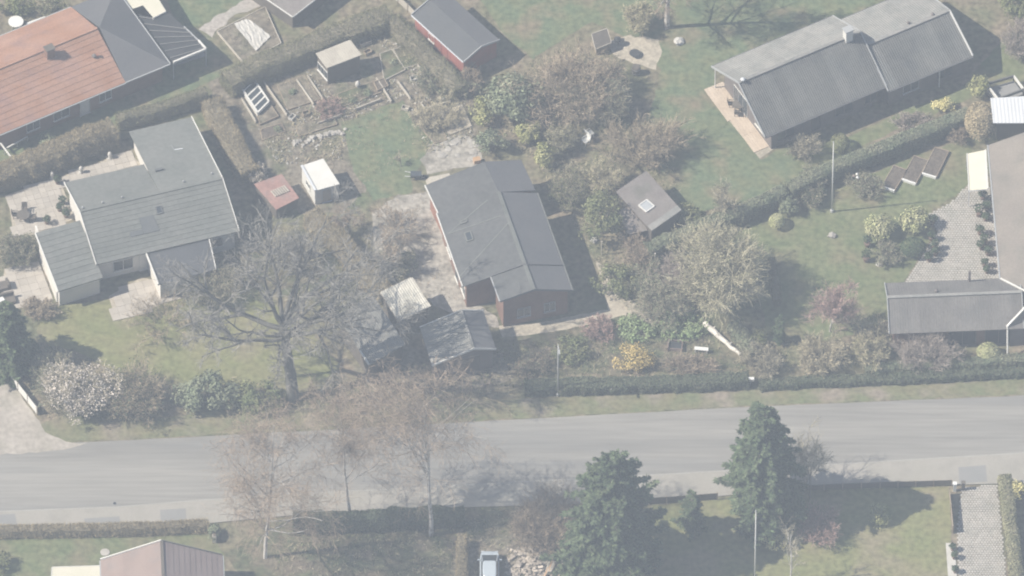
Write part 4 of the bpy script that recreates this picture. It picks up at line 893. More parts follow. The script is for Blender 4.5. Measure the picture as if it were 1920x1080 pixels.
r = empty('timber_enclosure', G(1885, 165), 'square roofless enclosure with white sides above the metal roof', 'enclosure')
Q_ = [G(1849, 158, .9), G(1871, 186, .9), G(1919, 168, .9), G(1901, 143, .9)]
for i in range(4): MB().bar(Q_[i], Q_[(i + 1) % 4], .13, .3).build('side_board', 'white' if i in (0, 2) else 'fibre', r)
for p in Q_: MB().bar(p.xy.to_3d(), p - UP * .16, .12).build('post', 'wood_dark', r)
MB().prism([p.xy.to_3d() for p in Q_], (0, 0, .3)).build('floor', 'patch', r)
# ================================================================== TREES
BIRCH = dict(trunk=.95, tn=.035, tt=.10, w=.0075, lv=[
    dict(n=30, t0=.20, a=60, l=.38, lt=.68, seg=6, g=.07, no=.09, tube=4, rr=.5),
    dict(n=9, t0=.15, a=46, l=.52, lt=.35, seg=4, g=-.02, no=.13, rr=.5, rmin=.014),
    dict(n=9, t0=.12, a=50, l=.58, lt=.3, seg=4, g=-.12, no=.14, rr=.6, rmin=.009),
    dict(n=4, t0=.12, a=42, l=.6, lt=.3, seg=2, g=-.15, no=.16, rr=.7, rmin=.0075)])
OAK = dict(limbs=[(163, 18, 11.8, 8.2, .30), (192, 8, 10.5, 7.2, .22), (138, 38, 9, 8.4, .22), (108, 52, 10, 8.5, .24), (78, 50, 10.5, 8.5, .26), (52, 32, 11, 8.2, .25), (22, 24, 11, 7.8, .24), (-4, 34, 11, 7.4, .24), (-34, 42, 10.5, 7.6, .22), (-75, 48, 8.5, 7.6, .18), (12, 48, 10.5, 8.3, .22), (-115, 32, 7, 7.0, .16), (222, 26, 8.5, 7.6, .18), (150, 62, 8, 8.5, .18), (30, 66, 8, 8.5, .18)], trunk=.46, tn=.06, tt=.62, w=.014, lv=[
    dict(n=12, t0=.40, a=60, l=1.25, lt=.12, seg=7, g=.05, no=.13, tube=6, rr=.68),
    dict(n=9, t0=.22, a=46, l=.46, lt=.35, seg=5, g=.05, no=.15, tube=4, rr=.74),
    dict(n=9, t0=.18, a=48, l=.46, lt=.35, seg=4, g=.03, no=.16, rr=.55, rmin=.022),
    dict(n=10, t0=.10, a=48, l=.55, lt=.3, seg=3, g=.03, no=.18, rr=.6, rmin=.013)])
SMALL = dict(trunk=.5, tn=.06, tt=.5, w=.012, lv=[
    dict(n=11, t0=.3, a=42, l=.95, lt=.25, seg=5, g=.08, no=.12, tube=4, rr=.55),
    dict(n=9, t0=.2, a=45, l=.5, lt=.35, seg=4, g=.06, no=.14, rr=.55, rmin=.016),
    dict(n=14, t0=.10, a=45, l=.6, lt=.3, seg=3, g=.04, no=.16, rr=.6, rmin=.011)])
def px_h(top, base): return (base - top) / VP
bare_tree('spreading_tree', 'huge bare spreading tree towering over front lawn and shed', G(549, 748), 18.6, OAK, 'bark_oak', 'twig_oak', 11, r0=.60, lean=(-.05, .03))
bare_tree('birch_tree', 'dense bare birch by the clipped roadside hedge', G(497, 1046), 18.3, dict(BIRCH, lv=[dict(BIRCH['lv'][0], n=38, l=.47)] + BIRCH['lv'][1:2] + [dict(BIRCH['lv'][2], n=9)] + BIRCH['lv'][3:]), 'birch_bark', 'twig_birch', 21, lean=(.02, 0), r0=.19)
bare_tree('birch_tree', 'slender bare birch between two other roadside birches', G(658, 976), 18.6, dict(BIRCH, trunk=.72, lv=[dict(BIRCH['lv'][0], n=24, l=.56, t0=.36, a=40, lt=.5, g=.03)] + BIRCH['lv'][1:3] + [dict(BIRCH['lv'][3], n=4)]), 'birch_bark', 'twig_birch', 22, lean=(-.02, 0), r0=.17)
bare_tree('birch_tree', 'tallest bare birch, standing in front of the garage', G(808, 1003), 23.5, dict(BIRCH, trunk=.70, lv=[dict(BIRCH['lv'][0], n=30, t0=.38, l=.60, lt=.5, g=.02, a=46), dict(BIRCH['lv'][1], g=.0), dict(BIRCH['lv'][2], g=-.12), dict(BIRCH['lv'][3], g=-.12, n=3)]), 'birch_bark', 'twig_birch', 23, lean=(.0, .01), r0=.22)
conifer('spruce_tree', 'broad dark conifer beside the parked car', G(1146, 1066), 15.6, 4.9, seed=5, nb=460, sp=64, full=.55, size=.21)
conifer('spruce_tree', 'tall conifer overhanging the road near the paved driveway', G(1436, 966), 15.2, 4.0, seed=8, nb=360, sp=60, full=.55, trunk0=.10, size=.21)
conifer('spruce_tree', 'bluish conifer on the lawn edge by the gravel track', G(16, 684), 8.4, 3.1, seed=9, nb=260, sp=48, full=.7, size=.16)
conifer('young_conifer', 'small dark conifer in front of the low roadside fence', G(1296, 990), 5.2, 1.5, seed=12, nb=130, sp=24, full=.8, size=.11)
conifer('column_yew', 'dark narrow column of evergreen between shrubs and lawn', G(1459, 640), 3.6, .55, 'leaf_dark', seed=13, nb=90, sp=22, full=.35, size=.09)
bare_tree('young_tree', 'small bare tree leaning out behind the tall roadside conifer', G(1518, 938), 10.5, dict(SMALL, trunk=.35, lv=[dict(SMALL['lv'][0], n=14, l=1.25, a=32)] + SMALL['lv'][1:]), 'bark', 'twig_grey', 31, lean=(.10, .02), r0=.09)
bare_tree('young_tree', 'reddish bare tree with pale trunk on the flagpole lawn', G(1556, 622), 8.2, dict(SMALL, trunk=.42, lv=[dict(SMALL['lv'][0], n=20, l=.95, a=42), dict(SMALL['lv'][1], n=11), dict(SMALL['lv'][2], n=18, rmin=.014)]), 'birch_bark', 'twig_pink', 32, r0=.09)
bare_tree('birch_tree', 'white trunked birch at the top of the large green lawn', G(1250, 52), 15.5, BIRCH, 'birch_bark', 'twig_birch', 33, r0=.26)
bare_tree('birch_tree', 'thin white stemmed birch on the shaded lawn near the white pole', G(1482, 1098), 8.6, dict(SMALL, trunk=.85, lv=[dict(SMALL['lv'][0], n=9, l=.3), SMALL['lv'][1], dict(SMALL['lv'][2], n=5)]), 'birch_bark', 'twig_grey', 34, r0=.09)
bare_tree('fruit_tree', 'dark bare fruit tree in the gravel yard', G(735, 500), 6.2, dict(SMALL, trunk=.4), 'bark', 'twig', 35, r0=.12)
bare_tree('fruit_tree', 'little bare fruit tree on the small green lawn', G(752, 312), 2.6, dict(SMALL, lv=[dict(SMALL['lv'][0], n=6), dict(SMALL['lv'][1], n=5), dict(SMALL['lv'][2], n=4)]), 'bark', 'twig_grey', 36, r0=.05)
bare_tree('garden_tree', 'grey bare tree between long house and skylight shed', G(1352, 396), 6.6, dict(SMALL, trunk=.35), 'bark_green', 'twig_grey', 37, r0=.11)
bare_tree('garden_tree', 'purple brown bare tree above the skylight shed', G(1215, 318), 6.4, dict(SMALL, trunk=.3), 'bark', 'twig_purple', 38, r0=.11)
bare_tree('garden_tree', 'bare tree with pinkish twigs beside the white boxy shed', G(655, 440), 5.0, dict(SMALL, trunk=.35), 'bark', 'twig_birch', 39, r0=.09)
bare_tree('garden_tree', 'twiggy bare tree at the grey house garden edge', G(1075, 330), 3.8, dict(SMALL, trunk=.3), 'bark_green', 'twig_grey', 40, r0=.07)

# ================================================================== HEDGES
hedge('hedge', 'tall brown hedge between flagged patio and orange roofed house', [(-30, 337), (60, 303), (140, 272), (210, 245)], 2.4, 2.3, 'hedge_brown', 170, .11, 51, pz=1.4)
hedge('hedge', 'lower olive hedge meeting the back of the white house', [(222, 226), (300, 205), (385, 178)], 1.3, 1.5, 'hedge_olive', 150, .10, 52, pz=.9)
hedge('hedge', 'long broad olive hedge behind the vegetable garden', [(425, 152), (520, 108), (620, 68), (728, 26)], 2.3, 1.8, 'hedge_olive', 150, .10, 53, pz=1.3, taper=.95)
hedge('hedge', 'brown clipped hedge in the white house\'s roof shadow', [(398, 195), (425, 245), (452, 300), (468, 325)], 2.1, 1.7, 'hedge_brown', 150, .10, 54, pz=1.0)
hedge('hedge', 'mossy hedge running beside the red boarded barn', [(738, 42), (790, 92), (838, 140), (862, 170)], 1.7, 1.5, 'hedge_olive', 140, .10, 55, pz=.9)
hedge('hedge', 'brown garden hedge slanting down to the pale roofed carport', [(585, 405), (635, 450), (690, 515), (722, 550)], 1.9, 1.7, 'hedge_brown', 150, .10, 56, pz=1.0)
hedge('hedge', 'clipped green hedge passing below the skylight shed', [(1215, 470), (1300, 432), (1400, 392), (1470, 360)], 1.5, 1.9, 'hedge_green', 150, .09, 57, pz=1.2, twiggy=False)
hedge('hedge', 'long clipped hedge behind flagpole and raised beds', [(1480, 352), (1580, 305), (1700, 257), (1815, 213)], 1.4, 1.9, 'hedge_green', 190, .075, 58, pz=1.5, twiggy=False, lump=.05, taper=.95)
hedge('hedge', 'grey green roadside hedge behind the street lamp', [(985, 723), (1150, 719), (1300, 714), (1402, 709)], 1.4, 1.15, 'hedge_dark', 150, .09, 59, lump=.16, pz=.8, twiggy=False)
hedge('hedge', 'low dark hedge bordering the verge at the picture\'s right side', [(1425, 720), (1600, 712), (1780, 704), (1960, 694)], 1.0, .8, 'hedge_dark', 150, .09, 60, lump=.2, pz=.4, twiggy=False)
hedge('hedge', 'second low green hedge row before the brown roofed wing', [(1625, 692), (1780, 683), (1960, 671)], 1.1, .9, 'hedge_green', 160, .08, 61, pz=.5, twiggy=False)
hedge('hedge', 'clipped grey brown hedge along the footway before the pink house', [(-40, 996), (130, 993), (260, 990), (388, 985)], 1.0, 1.05, 'hedge_brown', 190, .08, 62, pz=.6)
hedge('hedge', 'clipped olive hedge flanking the cobbled driveway', [(1884, 890), (1893, 960), (1903, 1040), (1911, 1120)], 1.2, 1.25, 'hedge_olive', 180, .08, 63, pz=1.25, twiggy=False, taper=.95)
hedge('hedge', 'dark overgrown hedge between footway and birches', [(552, 966), (700, 960), (868, 952)], 1.1, 2.2, 'hedge_dark', 130, .11, 64, pz=2.2, twiggy=False, lump=.16)
hedge('hedge', 'narrow upright hedge on the far side of the parked car', [(866, 1010), (866, 1050), (866, 1110)], .9, 1.4, 'hedge_brown', 150, .09, 65, pz=.8)
hedge('hedge', 'thin grey hedge between pale budding tree and flagpole lawn', [(1446, 488), (1452, 520), (1458, 566)], .7, 1.0, 'hedge_olive', 150, .09, 66, pz=.5)
hedge('hedge', 'short clipped hedge right of the pale log', [(1378, 608), (1398, 640), (1415, 664)], 1.6, 1.2, 'hedge_green', 140, .09, 67, pz=.8, twiggy=False)

# ================================================================== SHRUBS
S = bare_shrub; Lf = leafy_shrub
S('budding_tree', 'large pale budding tree beside the flagpole lawn', (1268, 416, 1444, 604), 6.6, 'twig_bud', 1500, 70, 'tree', w=.018, sub=6, leaf=('bud_green', .5, .07))
S('bare_shrub', 'great brown bare thicket below the large green lawn', (992, 92, 1196, 226), 4.2, 'twig', 1700, 71, w=.016, sub=6, leaf=('twig_pale', .3, .05))
S('bare_shrub', 'grey olive shrub in front of the great brown thicket', (1040, 150, 1205, 238), 3.0, 'twig_grey', 1500, 72, sub=6, leaf=('leaf_grey', .35, .06))
Lf('evergreen_tree', 'grey green evergreen tree at the barn\'s near corner', (893, 132, 1022, 232), 5.0, 'leaf_grey', 5200, .15, 73, 'tree', clumps=40)
Lf('leafy_shrub', 'yellow green shrub on the edge of the vegetable garden', (884, 170, 922, 240), 2.2, 'leaf_yellowgreen', 1500, .10, 74)
Lf('leafy_shrub', 'round olive shrub behind the grey house', (962, 228, 1016, 272), 2.2, 'leaf_yellowgreen', 1900, .10, 75)
Lf('leafy_shrub', 'upright lime green shrub at the grey house\'s far corner', (1000, 256, 1036, 322), 2.6, 'leaf_yellowgreen', 1600, .10, 76)
Lf('leafy_shrub', 'dull green shrub among the pale yard stones', (892, 240, 950, 296), 2.2, 'leaf_grey', 1600, .10, 77)
S('bare_shrub', 'purple brown thicket between white chairs and skylight shed', (1120, 218, 1300, 322), 3.4, 'twig_purple', 1000, 78, sub=6)
S('bare_shrub', 'pinkish bare shrub left of the skylight shed', (1096, 300, 1166, 372), 2.4, 'twig_pale', 700, 79, leaf=('bud_green', .3, .06))
Lf('evergreen_tree', 'dark green evergreen by the shadow of the grey house', (1088, 362, 1164, 462), 4.2, 'leaf_mid', 2800, .12, 80, 'tree')
S('bare_shrub', 'grey twiggy shrub along the grey house\'s shaded side', (1022, 322, 1098, 402), 2.0, 'twig_grey', 800, 81, leaf=('leaf_mid', .35, .07))
S('bare_shrub', 'sparse olive shrub above the white garden chairs', (1020, 232, 1092, 300), 2.2, 'twig_grey', 700, 82, leaf=('bud_green', .4, .06))
S('bare_shrub', 'tangled brown shrub in the skylight shed\'s shadow', (1160, 436, 1225, 512), 2.0, 'twig', 700, 83)
Lf('leafy_shrub', 'leafy green shrub beside the house corner path', (1108, 486, 1192, 560), 1.7, 'leaf_mid', 1900, .11, 84)
S('bare_shrub', 'grey brown shrub below the pale budding tree', (1200, 520, 1300, 616), 2.6, 'twig_grey', 1000, 85, leaf=('leaf_grey', .3, .07))
S('bare_shrub', 'pinkish brown shrub left of the pale budding tree', (1215, 462, 1320, 560), 2.8, 'twig_stalk', 1000, 86)
Lf('ground_cover', 'bright green ground cover beside the orange bush', (1150, 586, 1236, 646), .7, 'leaf_bright', 1800, .11, 87, 'plant', clumps=40)
Lf('ground_cover', 'wider bright green ground cover near the pale log', (1222, 578, 1334, 642), .8, 'leaf_bright', 2400, .11, 88, 'plant', clumps=50)
S('bare_shrub', 'reddish pink shrub before the grey house gable', (1092, 592, 1156, 646), 1.2, 'twig_pink', 600, 89, leaf=('twig_pink', .3, .06))
Lf('flowering_bush', 'orange yellow flowering bush by the roadside hedge', (1146, 644, 1230, 698), 1.7, 'forsythia', 2400, .075, 90, 'bush', clumps=34)
S('bare_shrub', 'brown rounded bush at the garage corner', (955, 652, 1042, 706), 1.3, 'twig', 700, 91, leaf=('leaf_grey', .2, .06))
Lf('leafy_shrub', 'loose green shrub behind the street lamp', (1030, 622, 1112, 690), 1.1, 'leaf_mid', 1500, .10, 92)
S('bare_shrub', 'brown bushes hugging the roadside hedge below the white bench', (1222, 660, 1345, 708), 1.2, 'twig', 800, 93)
S('bare_shrub', 'grey brown bush beyond the small white letterbox', (1382, 636, 1474, 708), 1.8, 'twig_grey', 800, 94)
Lf('leafy_shrub', 'small light green shrub right of the pale log', (1402, 612, 1444, 656), 1.1, 'leaf_mid', 800, .09, 95)
S('bare_shrub', 'pale brown bush below the reddish bare tree', (1478, 622, 1592, 704), 2.2, 'twig_pale', 1100, 96)
S('bare_shrub', 'olive brown bush touching the brown roofed wing\'s end', (1586, 602, 1680, 694), 2.4, 'twig_pale', 1000, 97, leaf=('bud_green', .3, .06))
S('bare_shrub', 'pinkish brown bush in front of the wing\'s shaded wall', (1668, 622, 1792, 696), 2.4, 'twig_stalk', 1200, 98)
Lf('leafy_shrub', 'dull green bush between pinkish bush and yellow ball', (1758, 642, 1802, 692), 1.5, 'leaf_mid', 900, .09, 99)
Lf('round_bush', 'round yellow clipped bush before the wing\'s dark wall', (1831, 641, 1874, 679), 1.5, 'leaf_lime', 1900, .07, 100, 'bush', tight=True)
Lf('variegated_shrub', 'variegated pale yellow shrub nearer the flagpole', (1619, 398, 1682, 452), 2.2, 'leaf_lime', 2600, .10, 101, clumps=60, lump=.1)
Lf('variegated_shrub', 'variegated pale yellow shrub nearer the cobbled patio', (1688, 388, 1748, 440), 2.2, 'leaf_lime', 2600, .10, 102, clumps=60, lump=.1)
Lf('round_bush', 'dark green clipped ball by the cobbled patio', (1688, 444, 1737, 484), 1.5, 'leaf_dark', 1900, .08, 103, 'bush', tight=True)
S('bare_shrub', 'low brown shrub below the two variegated shrubs', (1632, 452, 1694, 504), 1.1, 'twig_grey', 600, 104, leaf=('leaf_grey', .3, .06))
Lf('round_bush', 'little pale green clipped ball on the flagpole lawn', (1441, 399, 1472, 431), 1.3, 'leaf_lime', 1400, .06, 105, 'bush', tight=True)
Lf('leafy_shrub', 'pointed pale green shrub behind the little clipped ball', (1462, 362, 1498, 408), 1.9, 'leaf_grey', 1100, .09, 106)
S('bare_shrub', 'dark twiggy shrub at the flagpole\'s foot', (1484, 326, 1560, 394), 1.6, 'twig_grey', 800, 107, leaf=('leaf_dark', .3, .07))
S('bare_shrub', 'grey shrub between flagpole and first raised bed', (1578, 318, 1662, 374), 1.3, 'twig_grey', 800, 108, leaf=('leaf_grey', .3, .06))
Lf('flowering_bush', 'yellow flowering bush behind the long house', (1745, 180, 1794, 216), 1.3, 'forsythia_pale', 1300, .075, 109, 'bush')
Lf('leafy_shrub', 'pointed pale shrub left of the square roofless frame', (1818, 134, 1858, 186), 2.0, 'leaf_yellowgreen', 1200, .09, 110)
S('bare_shrub', 'low brown bed of stalks behind the long house', (1672, 200, 1756, 250), .9, 'twig_stalk', 700, 111)
Lf('round_bush', 'dark round bush casting its shadow near the flagpole top', (1556, 250, 1593, 290), 1.6, 'leaf_mid', 1300, .08, 112, 'bush', tight=True)
S('bare_shrub', 'grey bare shrub at the long house\'s near corner', (1470, 250, 1536, 304), 1.8, 'twig_grey', 600, 113)
Lf('beech_topiary', 'bell shaped brown clipped beech beside the metal roof', (1808, 190, 1868, 268), 3.0, 'hedge_brown', 3000, .09, 114, 'bush', tight=True)
S('bare_shrub', 'brown low shrub left of the clipped beech', (1782, 236, 1822, 280), 1.2, 'twig', 400, 115)
S('bare_shrub', 'pinkish bare shrub on the lawn in conifer shade', (1494, 944, 1576, 1024), 2.2, 'twig_pink', 900, 116)
Lf('leafy_shrub', 'small pale green shrub in the conifer\'s shadow tip', (1628, 938, 1668, 992), 1.2, 'leaf_yellowgreen', 600, .09, 117)
Lf('flowering_bush', 'yellow flowering bush between white pole and thin birch', (1424, 998, 1482, 1036), 1.2, 'forsythia_pale', 1300, .075, 118, 'bush')
Lf('flowering_bush', 'yellow flowering bush beyond the driveway hedge', (1884, 898, 1930, 938), 1.3, 'forsythia_pale', 1200, .075, 119, 'bush')
S('bare_shrub', 'large brown bare shrub left of the broad conifer', (944, 922, 1092, 1046), 4.2, 'twig', 1900, 120, sub=6)
S('blossom_shrub', 'white blossoming shrub at the corner of track and road', (78, 676, 216, 792), 4.0, 'twig_pale', 1300, 121, leaf=('blossom_white', .8, .09))
S('bare_shrub', 'dark purple shrub right of the white blossoming shrub', (186, 690, 322, 792), 3.2, 'twig_purple', 1200, 122, leaf=('leaf_dark', .25, .08))
Lf('rhododendron', 'grey green rhododendron on the far roadside bank', (314, 694, 442, 776), 2.9, 'leaf_grey', 3600, .13, 123)
Lf('rhododendron', 'darker low rhododendron beneath the spreading tree', (430, 706, 548, 776), 2.2, 'leaf_mid', 2400, .12, 124)
S('bare_shrub', 'grey shrub between bluish conifer and blossoming shrub', (52, 648, 132, 756), 2.6, 'twig_grey', 800, 125, leaf=('leaf_grey', .3, .07))
S('bare_shrub', 'small purple brown dome shrub by the white screen wall', (34, 552, 112, 602), 1.3, 'twig_purple', 800, 126, leaf=('twig_purple', .3, .06))
S('bare_shrub', 'tangle of purple twigs beside the pale terrace', (250, 548, 372, 646), 1.8, 'twig_purple', 380, 127)
S('bare_shrub', 'grey thicket in front of the dark annexe', (340, 490, 450, 590), 2.6, 'twig_grey', 900, 128, leaf=('leaf_dark', .15, .07))
S('bare_shrub', 'grey bushy shrub left of the screen wall', (-5, 440, 72, 500), 1.8, 'twig_grey', 800, 129, leaf=('leaf_dark', .35, .07))
S('bare_shrub', 'sparse bare shrub at the gravel yard\'s upper end', (690, 368, 800, 470), 2.2, 'twig', 380, 130)
S('bare_shrub', 'dark leafy patch under the gravel yard fruit tree', (690, 455, 780, 530), 1.5, 'twig_grey', 700, 131, leaf=('leaf_dark', .4, .07))
S('bare_shrub', 'scrub under the spreading tree behind the dark shed', (480, 430, 610, 520), 1.8, 'twig_grey', 900, 132)
S('bare_shrub', 'brown scrub along the barn end', (858, 110, 912, 172), 1.5, 'twig', 500, 133)
S('bare_shrub', 'yellowish upright shrub at the top of the large lawn', (1170, 4, 1228, 66), 2.4, 'twig_pale', 800, 134, leaf=('bud_green', .5, .06))
Lf('leafy_shrub', 'green shrub in the top corner behind the long house', (1872, -20, 1940, 40), 2.2, 'leaf_mid', 1500, .11, 135)
S('bare_shrub', 'brown shrub below the corner green shrub', (1876, 34, 1945, 118), 2.2, 'twig_stalk', 800, 136)
Lf('leafy_shrub', 'dark green shrub behind the orange roof\'s far eave', (-10, -14, 66, 32), 1.8, 'leaf_mid', 1200, .10, 137)
S('bare_shrub', 'brown shrub next to the white garden table', (66, -6, 138, 38), 1.6, 'twig_grey', 600, 138, leaf=('leaf_mid', .4, .07))
Lf('leafy_shrub', 'small pale plant in the orange roofed house\'s wall shadow', (68, 244, 104, 276), 1.0, 'leaf_grey', 500, .09, 139)
S('bare_shrub', 'white flecked bush at the white house\'s hedge end', (466, 300, 500, 346), 1.2, 'twig_grey', 400, 140, leaf=('blossom_white', .4, .08))
S('bare_shrub', 'reddish stalks in the middle of the vegetable garden', (588, 178, 650, 220), .9, 'twig_pink', 450, 141)
S('bare_shrub', 'bare bramble arching over the garden\'s right corner', (760, 178, 880, 262), 1.4, 'twig_pale', 700, 142, open_=1.2)
S('bare_shrub', 'mossy scrub between barn hedge and vegetable beds', (770, 120, 880, 190), 1.0, 'twig_grey', 800, 143, leaf=('leaf_grey', .3, .07))
Lf('leafy_shrub', 'dark green bush under the skylight shed\'s far eave', (1262, 378, 1322, 430), 1.8, 'leaf_mid', 1300, .11, 144)
S('bare_shrub', 'olive bush in the dark nook beneath the budding tree', (1180, 500, 1240, 560), 1.5, 'twig_grey', 500, 145, leaf=('leaf_grey', .4, .08))
Lf('leafy_shrub', 'pale leafed plant hiding the hedge end by the footway', (392, 978, 412, 1012), 1.3, 'leaf_grey', 700, .08, 146)
Lf('leafy_shrub', 'dark bush at the bottom edge behind the clipped hedge', (-20, 1030, 18, 1078), 1.6, 'leaf_mid', 900, .10, 147)

# scattered undergrowth over the unmown ground
def scatter(name, label, polys, n, mat, size, seed, blades=True):
    rng = np.random.default_rng(seed); pts = []
    for px in polys:
        P = [G(x, y) for x, y in px]; x0, x1 = min(p.x for p in P), max(p.x for p in P); y0, y1 = min(p.y for p in P), max(p.y for p in P)
        area = (x1 - x0) * (y1 - y0); k = int(n * area)
        X = rng.uniform(x0, x1, k); Y = rng.uniform(y0, y1, k); keep = [in_poly(a_, b_, P) for a_, b_ in zip(X, Y)]
        den = np.sin(X * .9 + seed) * np.sin(Y * 1.1 + seed * 2) + rng.normal(size=k) * .5
        m = np.array(keep) & (den > -.1); pts.append(np.stack([X[m], Y[m], np.full(m.sum(), .03)], 1))
    P = np.concatenate(pts)
    if blades:
        d = rng.normal(size=P.shape) * .5 + np.array([0, 0, .8]); d /= np.linalg.norm(d, axis=1, keepdims=True)
        pl = polyline(P, d, size * (.5 + rng.random(len(P))), 2, -.1, .2, rng); V, Q = ribbons(pl, np.full((len(P), 3), .022) * np.array([1, .8, .3]), rng)
    else: V, Q = leaf_quads(P + np.array([0, 0, .05]), size, rng, .8)
    obj(name, mesh_np(name, V, quads=Q), mat, None, label=label, kind='stuff')
WILD = [[(900, 230), (1000, 110), (1200, 210), (1270, 330), (1300, 420), (1250, 480), (1400, 640), (1200, 620), (1110, 480), (1000, 300)], [(430, 700), (560, 740), (700, 700), (980, 640), (1000, 740), (560, 765), (430, 775)],
        [(960, 640), (1400, 640), (1680, 630), (1700, 700), (980, 710)], [(420, 430), (690, 420), (760, 560), (620, 600), (440, 560)], [(60, 640), (200, 680), (330, 720), (320, 790), (90, 790), (40, 720)], [(560, 968), (960, 952), (1060, 1000), (860, 1100), (500, 1100)]]
scatter('weeds', 'green weeds across the wild garden corners', WILD, 9, 'leaf_mid', .10, 3, False)
scatter('dry_grass', 'dry straw coloured grass tufts across the wild garden corners', WILD, 16, 'twig_pale', .28, 4)
scatter('leaf_litter', 'brown fallen twigs and leaves under the trees', WILD + [GARDEN, [(700, 400), (745, 365), (800, 360), (850, 460), (872, 555), (815, 575), (765, 515), (700, 480)]], 10, 'twig', .22, 5)
GBEDS = [[(520, 160), (580, 135), (640, 190), (620, 240), (550, 250)], [(620, 190), (740, 150), (760, 180), (640, 235)], [(770, 180), (880, 190), (890, 260), (800, 290), (775, 230)], [(700, 70), (780, 90), (860, 160), (780, 180), (735, 110)], [(405, 62), (458, 112), (520, 80), (497, 16)], [(480, 240), (560, 250), (650, 250), (640, 300), (520, 310)]]
scatter('garden_stalks', 'dry stalks and plant remains across the vegetable garden', GBEDS, 55, 'twig_pale', .34, 6)
scatter('garden_weeds', 'small green weeds across the vegetable garden', GBEDS, 14, 'leaf_grey', .09, 7, False)
scatter('stone_litter', 'pale stones and crumbs across the vegetable garden', GBEDS, 9, 'stone_white', .12, 8, False)
# ================================================================== SMALL THINGS
def thing(name, label, px, cat, group=None, z=0.0):
    p = G(*px); return empty(name, (p.x, p.y, z), label, cat, group), Vector((p.x, p.y, z))
def pole(name, label, px, h, r, cat, mat='paint_white', knob=True, base='metal'):
    o, p = thing(name, label, px, cat)
    MB().tube(p, p + UP * h, r, r * .55, 10).build('shaft', mat, o, smooth=True)
    if knob: MB().lathe(p + UP * h, [(.02, 0), (.08, .05), (.08, .12), (.02, .18)]).build('knob', base, o, smooth=True)
    MB().lathe(p, [(r * 2.2, 0), (r * 2.2, .25), (r * 1.2, .3)]).build('foot', base, o)
    return o, p
pole('flagpole', 'tall white flagpole standing on the mown lawn', (1560, 397), 9.3, .075, 'flagpole')
pole('white_pole', 'tall white pole on the dark shaded lawn', (1415, 1100), 10.2, .075, 'pole')
o, p = pole('street_lamp', 'slim grey street lamp in the roadside hedge', (1046, 741), 6.9, .075, 'street lamp', 'metal', False)
MB().tube(p + UP * 6.85, p + Vector((.1, -.9, 7.1)), .04).build('arm', 'metal', o); MB().box((p.x + .1, p.y - 1.1, 7.06), (.16, .45, .10)).build('lamp_head', 'metal', o)
o, p = thing('bollard', 'short white marker post on the verge edge', (1146, 739), 'post'); MB().lathe(p, [(.07, 0), (.07, .75), (.05, .8)]).build('shaft', 'paint_white', o); MB().lathe(p, [(.075, .58), (.075, .66)]).build('band', 'dark', o)
o, p = thing('letterbox', 'small white letterbox at the hedge gap by the verge', (1407, 724), 'letterbox'); MB().bar(p, p + UP * .85, .06).build('post', 'metal', o); MB().box((p.x, p.y, .8), (.65, .3, .28)).build('box', 'paint_white', o); MB().box((p.x, p.y - .16, .98), (.3, .02, .05)).build('slot', 'dark', o)
# car
def car():
    c = G(918, 1076); o = empty('parked_car', (c.x, c.y, 0), 'silver blue car parked beside the rubble heap', 'car')
    def ring(y, w, z0, z1, ins): return [(-w, y, z0), (-w * 1.0, y, z0 + (z1 - z0) * .6), (-w * ins, y, z1), (w * ins, y, z1), (w, y, z0 + (z1 - z0) * .6), (w, y, z0)]
    def loft(rs):
        v = [Vector((x + c.x, y + c.y, z)) for r in rs for x, y, z in r]; f = []
        k = len(rs[0])
        for i in range(len(rs) - 1):
            for j in range(k): f.append((i * k + j, i * k + (j + 1) % k, (i + 1) * k + (j + 1) % k, (i + 1) * k + j))
        f.append(tuple(range(k))); f.append(tuple(range((len(rs) - 1) * k, len(rs) * k))[::-1]); return v, f
    body = [ring(2.10, .28, .38, .58, .8), ring(2.06, .46, .34, .66, .85), ring(1.98, .60, .30, .74, .88), ring(1.84, .72, .27, .82, .9), ring(1.62, .82, .23, .89, .92), ring(1.3, .87, .22, .93, .92), ring(.9, .88, .22, .97, .94), ring(-1.6, .88, .22, 1.0, .94), ring(-1.95, .83, .25, .97, .92), ring(-2.1, .68, .33, .85, .9)]
    MB().add(*loft(body)).build('body', 'car_paint', o)
    gl = [ring(1.38, .74, .91, .95, .9), ring(.25, .74, .95, 1.45, .84), ring(-1.5, .74, .95, 1.45, .84), ring(-2.0, .72, .95, 1.0, .9)]
    MB().add(*loft(gl)).build('glazing', 'glass', o)
    rf = [ring(.30, .46, 1.42, 1.455, .9), ring(.18, .57, 1.42, 1.49, .9), ring(-.1, .60, 1.42, 1.52, .88), ring(-.9, .61, 1.42, 1.54, .86), ring(-1.4, .58, 1.41, 1.50, .86), ring(-1.6, .48, 1.40, 1.45, .86)]
    MB().add(*loft(rf)).build('roof', 'paint_white' if False else 'car_paint', o)
    for s in (-1, 1):
        MB().bar((c.x + s * .70, c.y + 1.3, .96), (c.x + s * .62, c.y + .22, 1.47), .06).build('pillar', 'car_paint', o)
        MB().box((c.x + s * .62, c.y + 1.98, .58), (.3, .14, .14)).build('headlight', 'glass_sky', o); MB().box((c.x + s * .70, c.y - 2.1, .70), (.2, .06, .16)).build('tail_light', 'lamp_red', o)
        MB().box((c.x + s * .98, c.y + .75, .95), (.2, .1, .13)).build('mirror', 'car_paint', o)
        for y in (1.3, -1.3):
            w = MB().tube((c.x + s * .70, c.y + y, .31), (c.x + s * .91, c.y + y, .31), .31, n=16).build('wheel', 'rubber', o, smooth=False)
            MB().tube((c.x + s * .90, c.y + y, .31), (c.x + s * .925, c.y + y, .31), .19, n=12).build('rim', 'metal', w)
car()
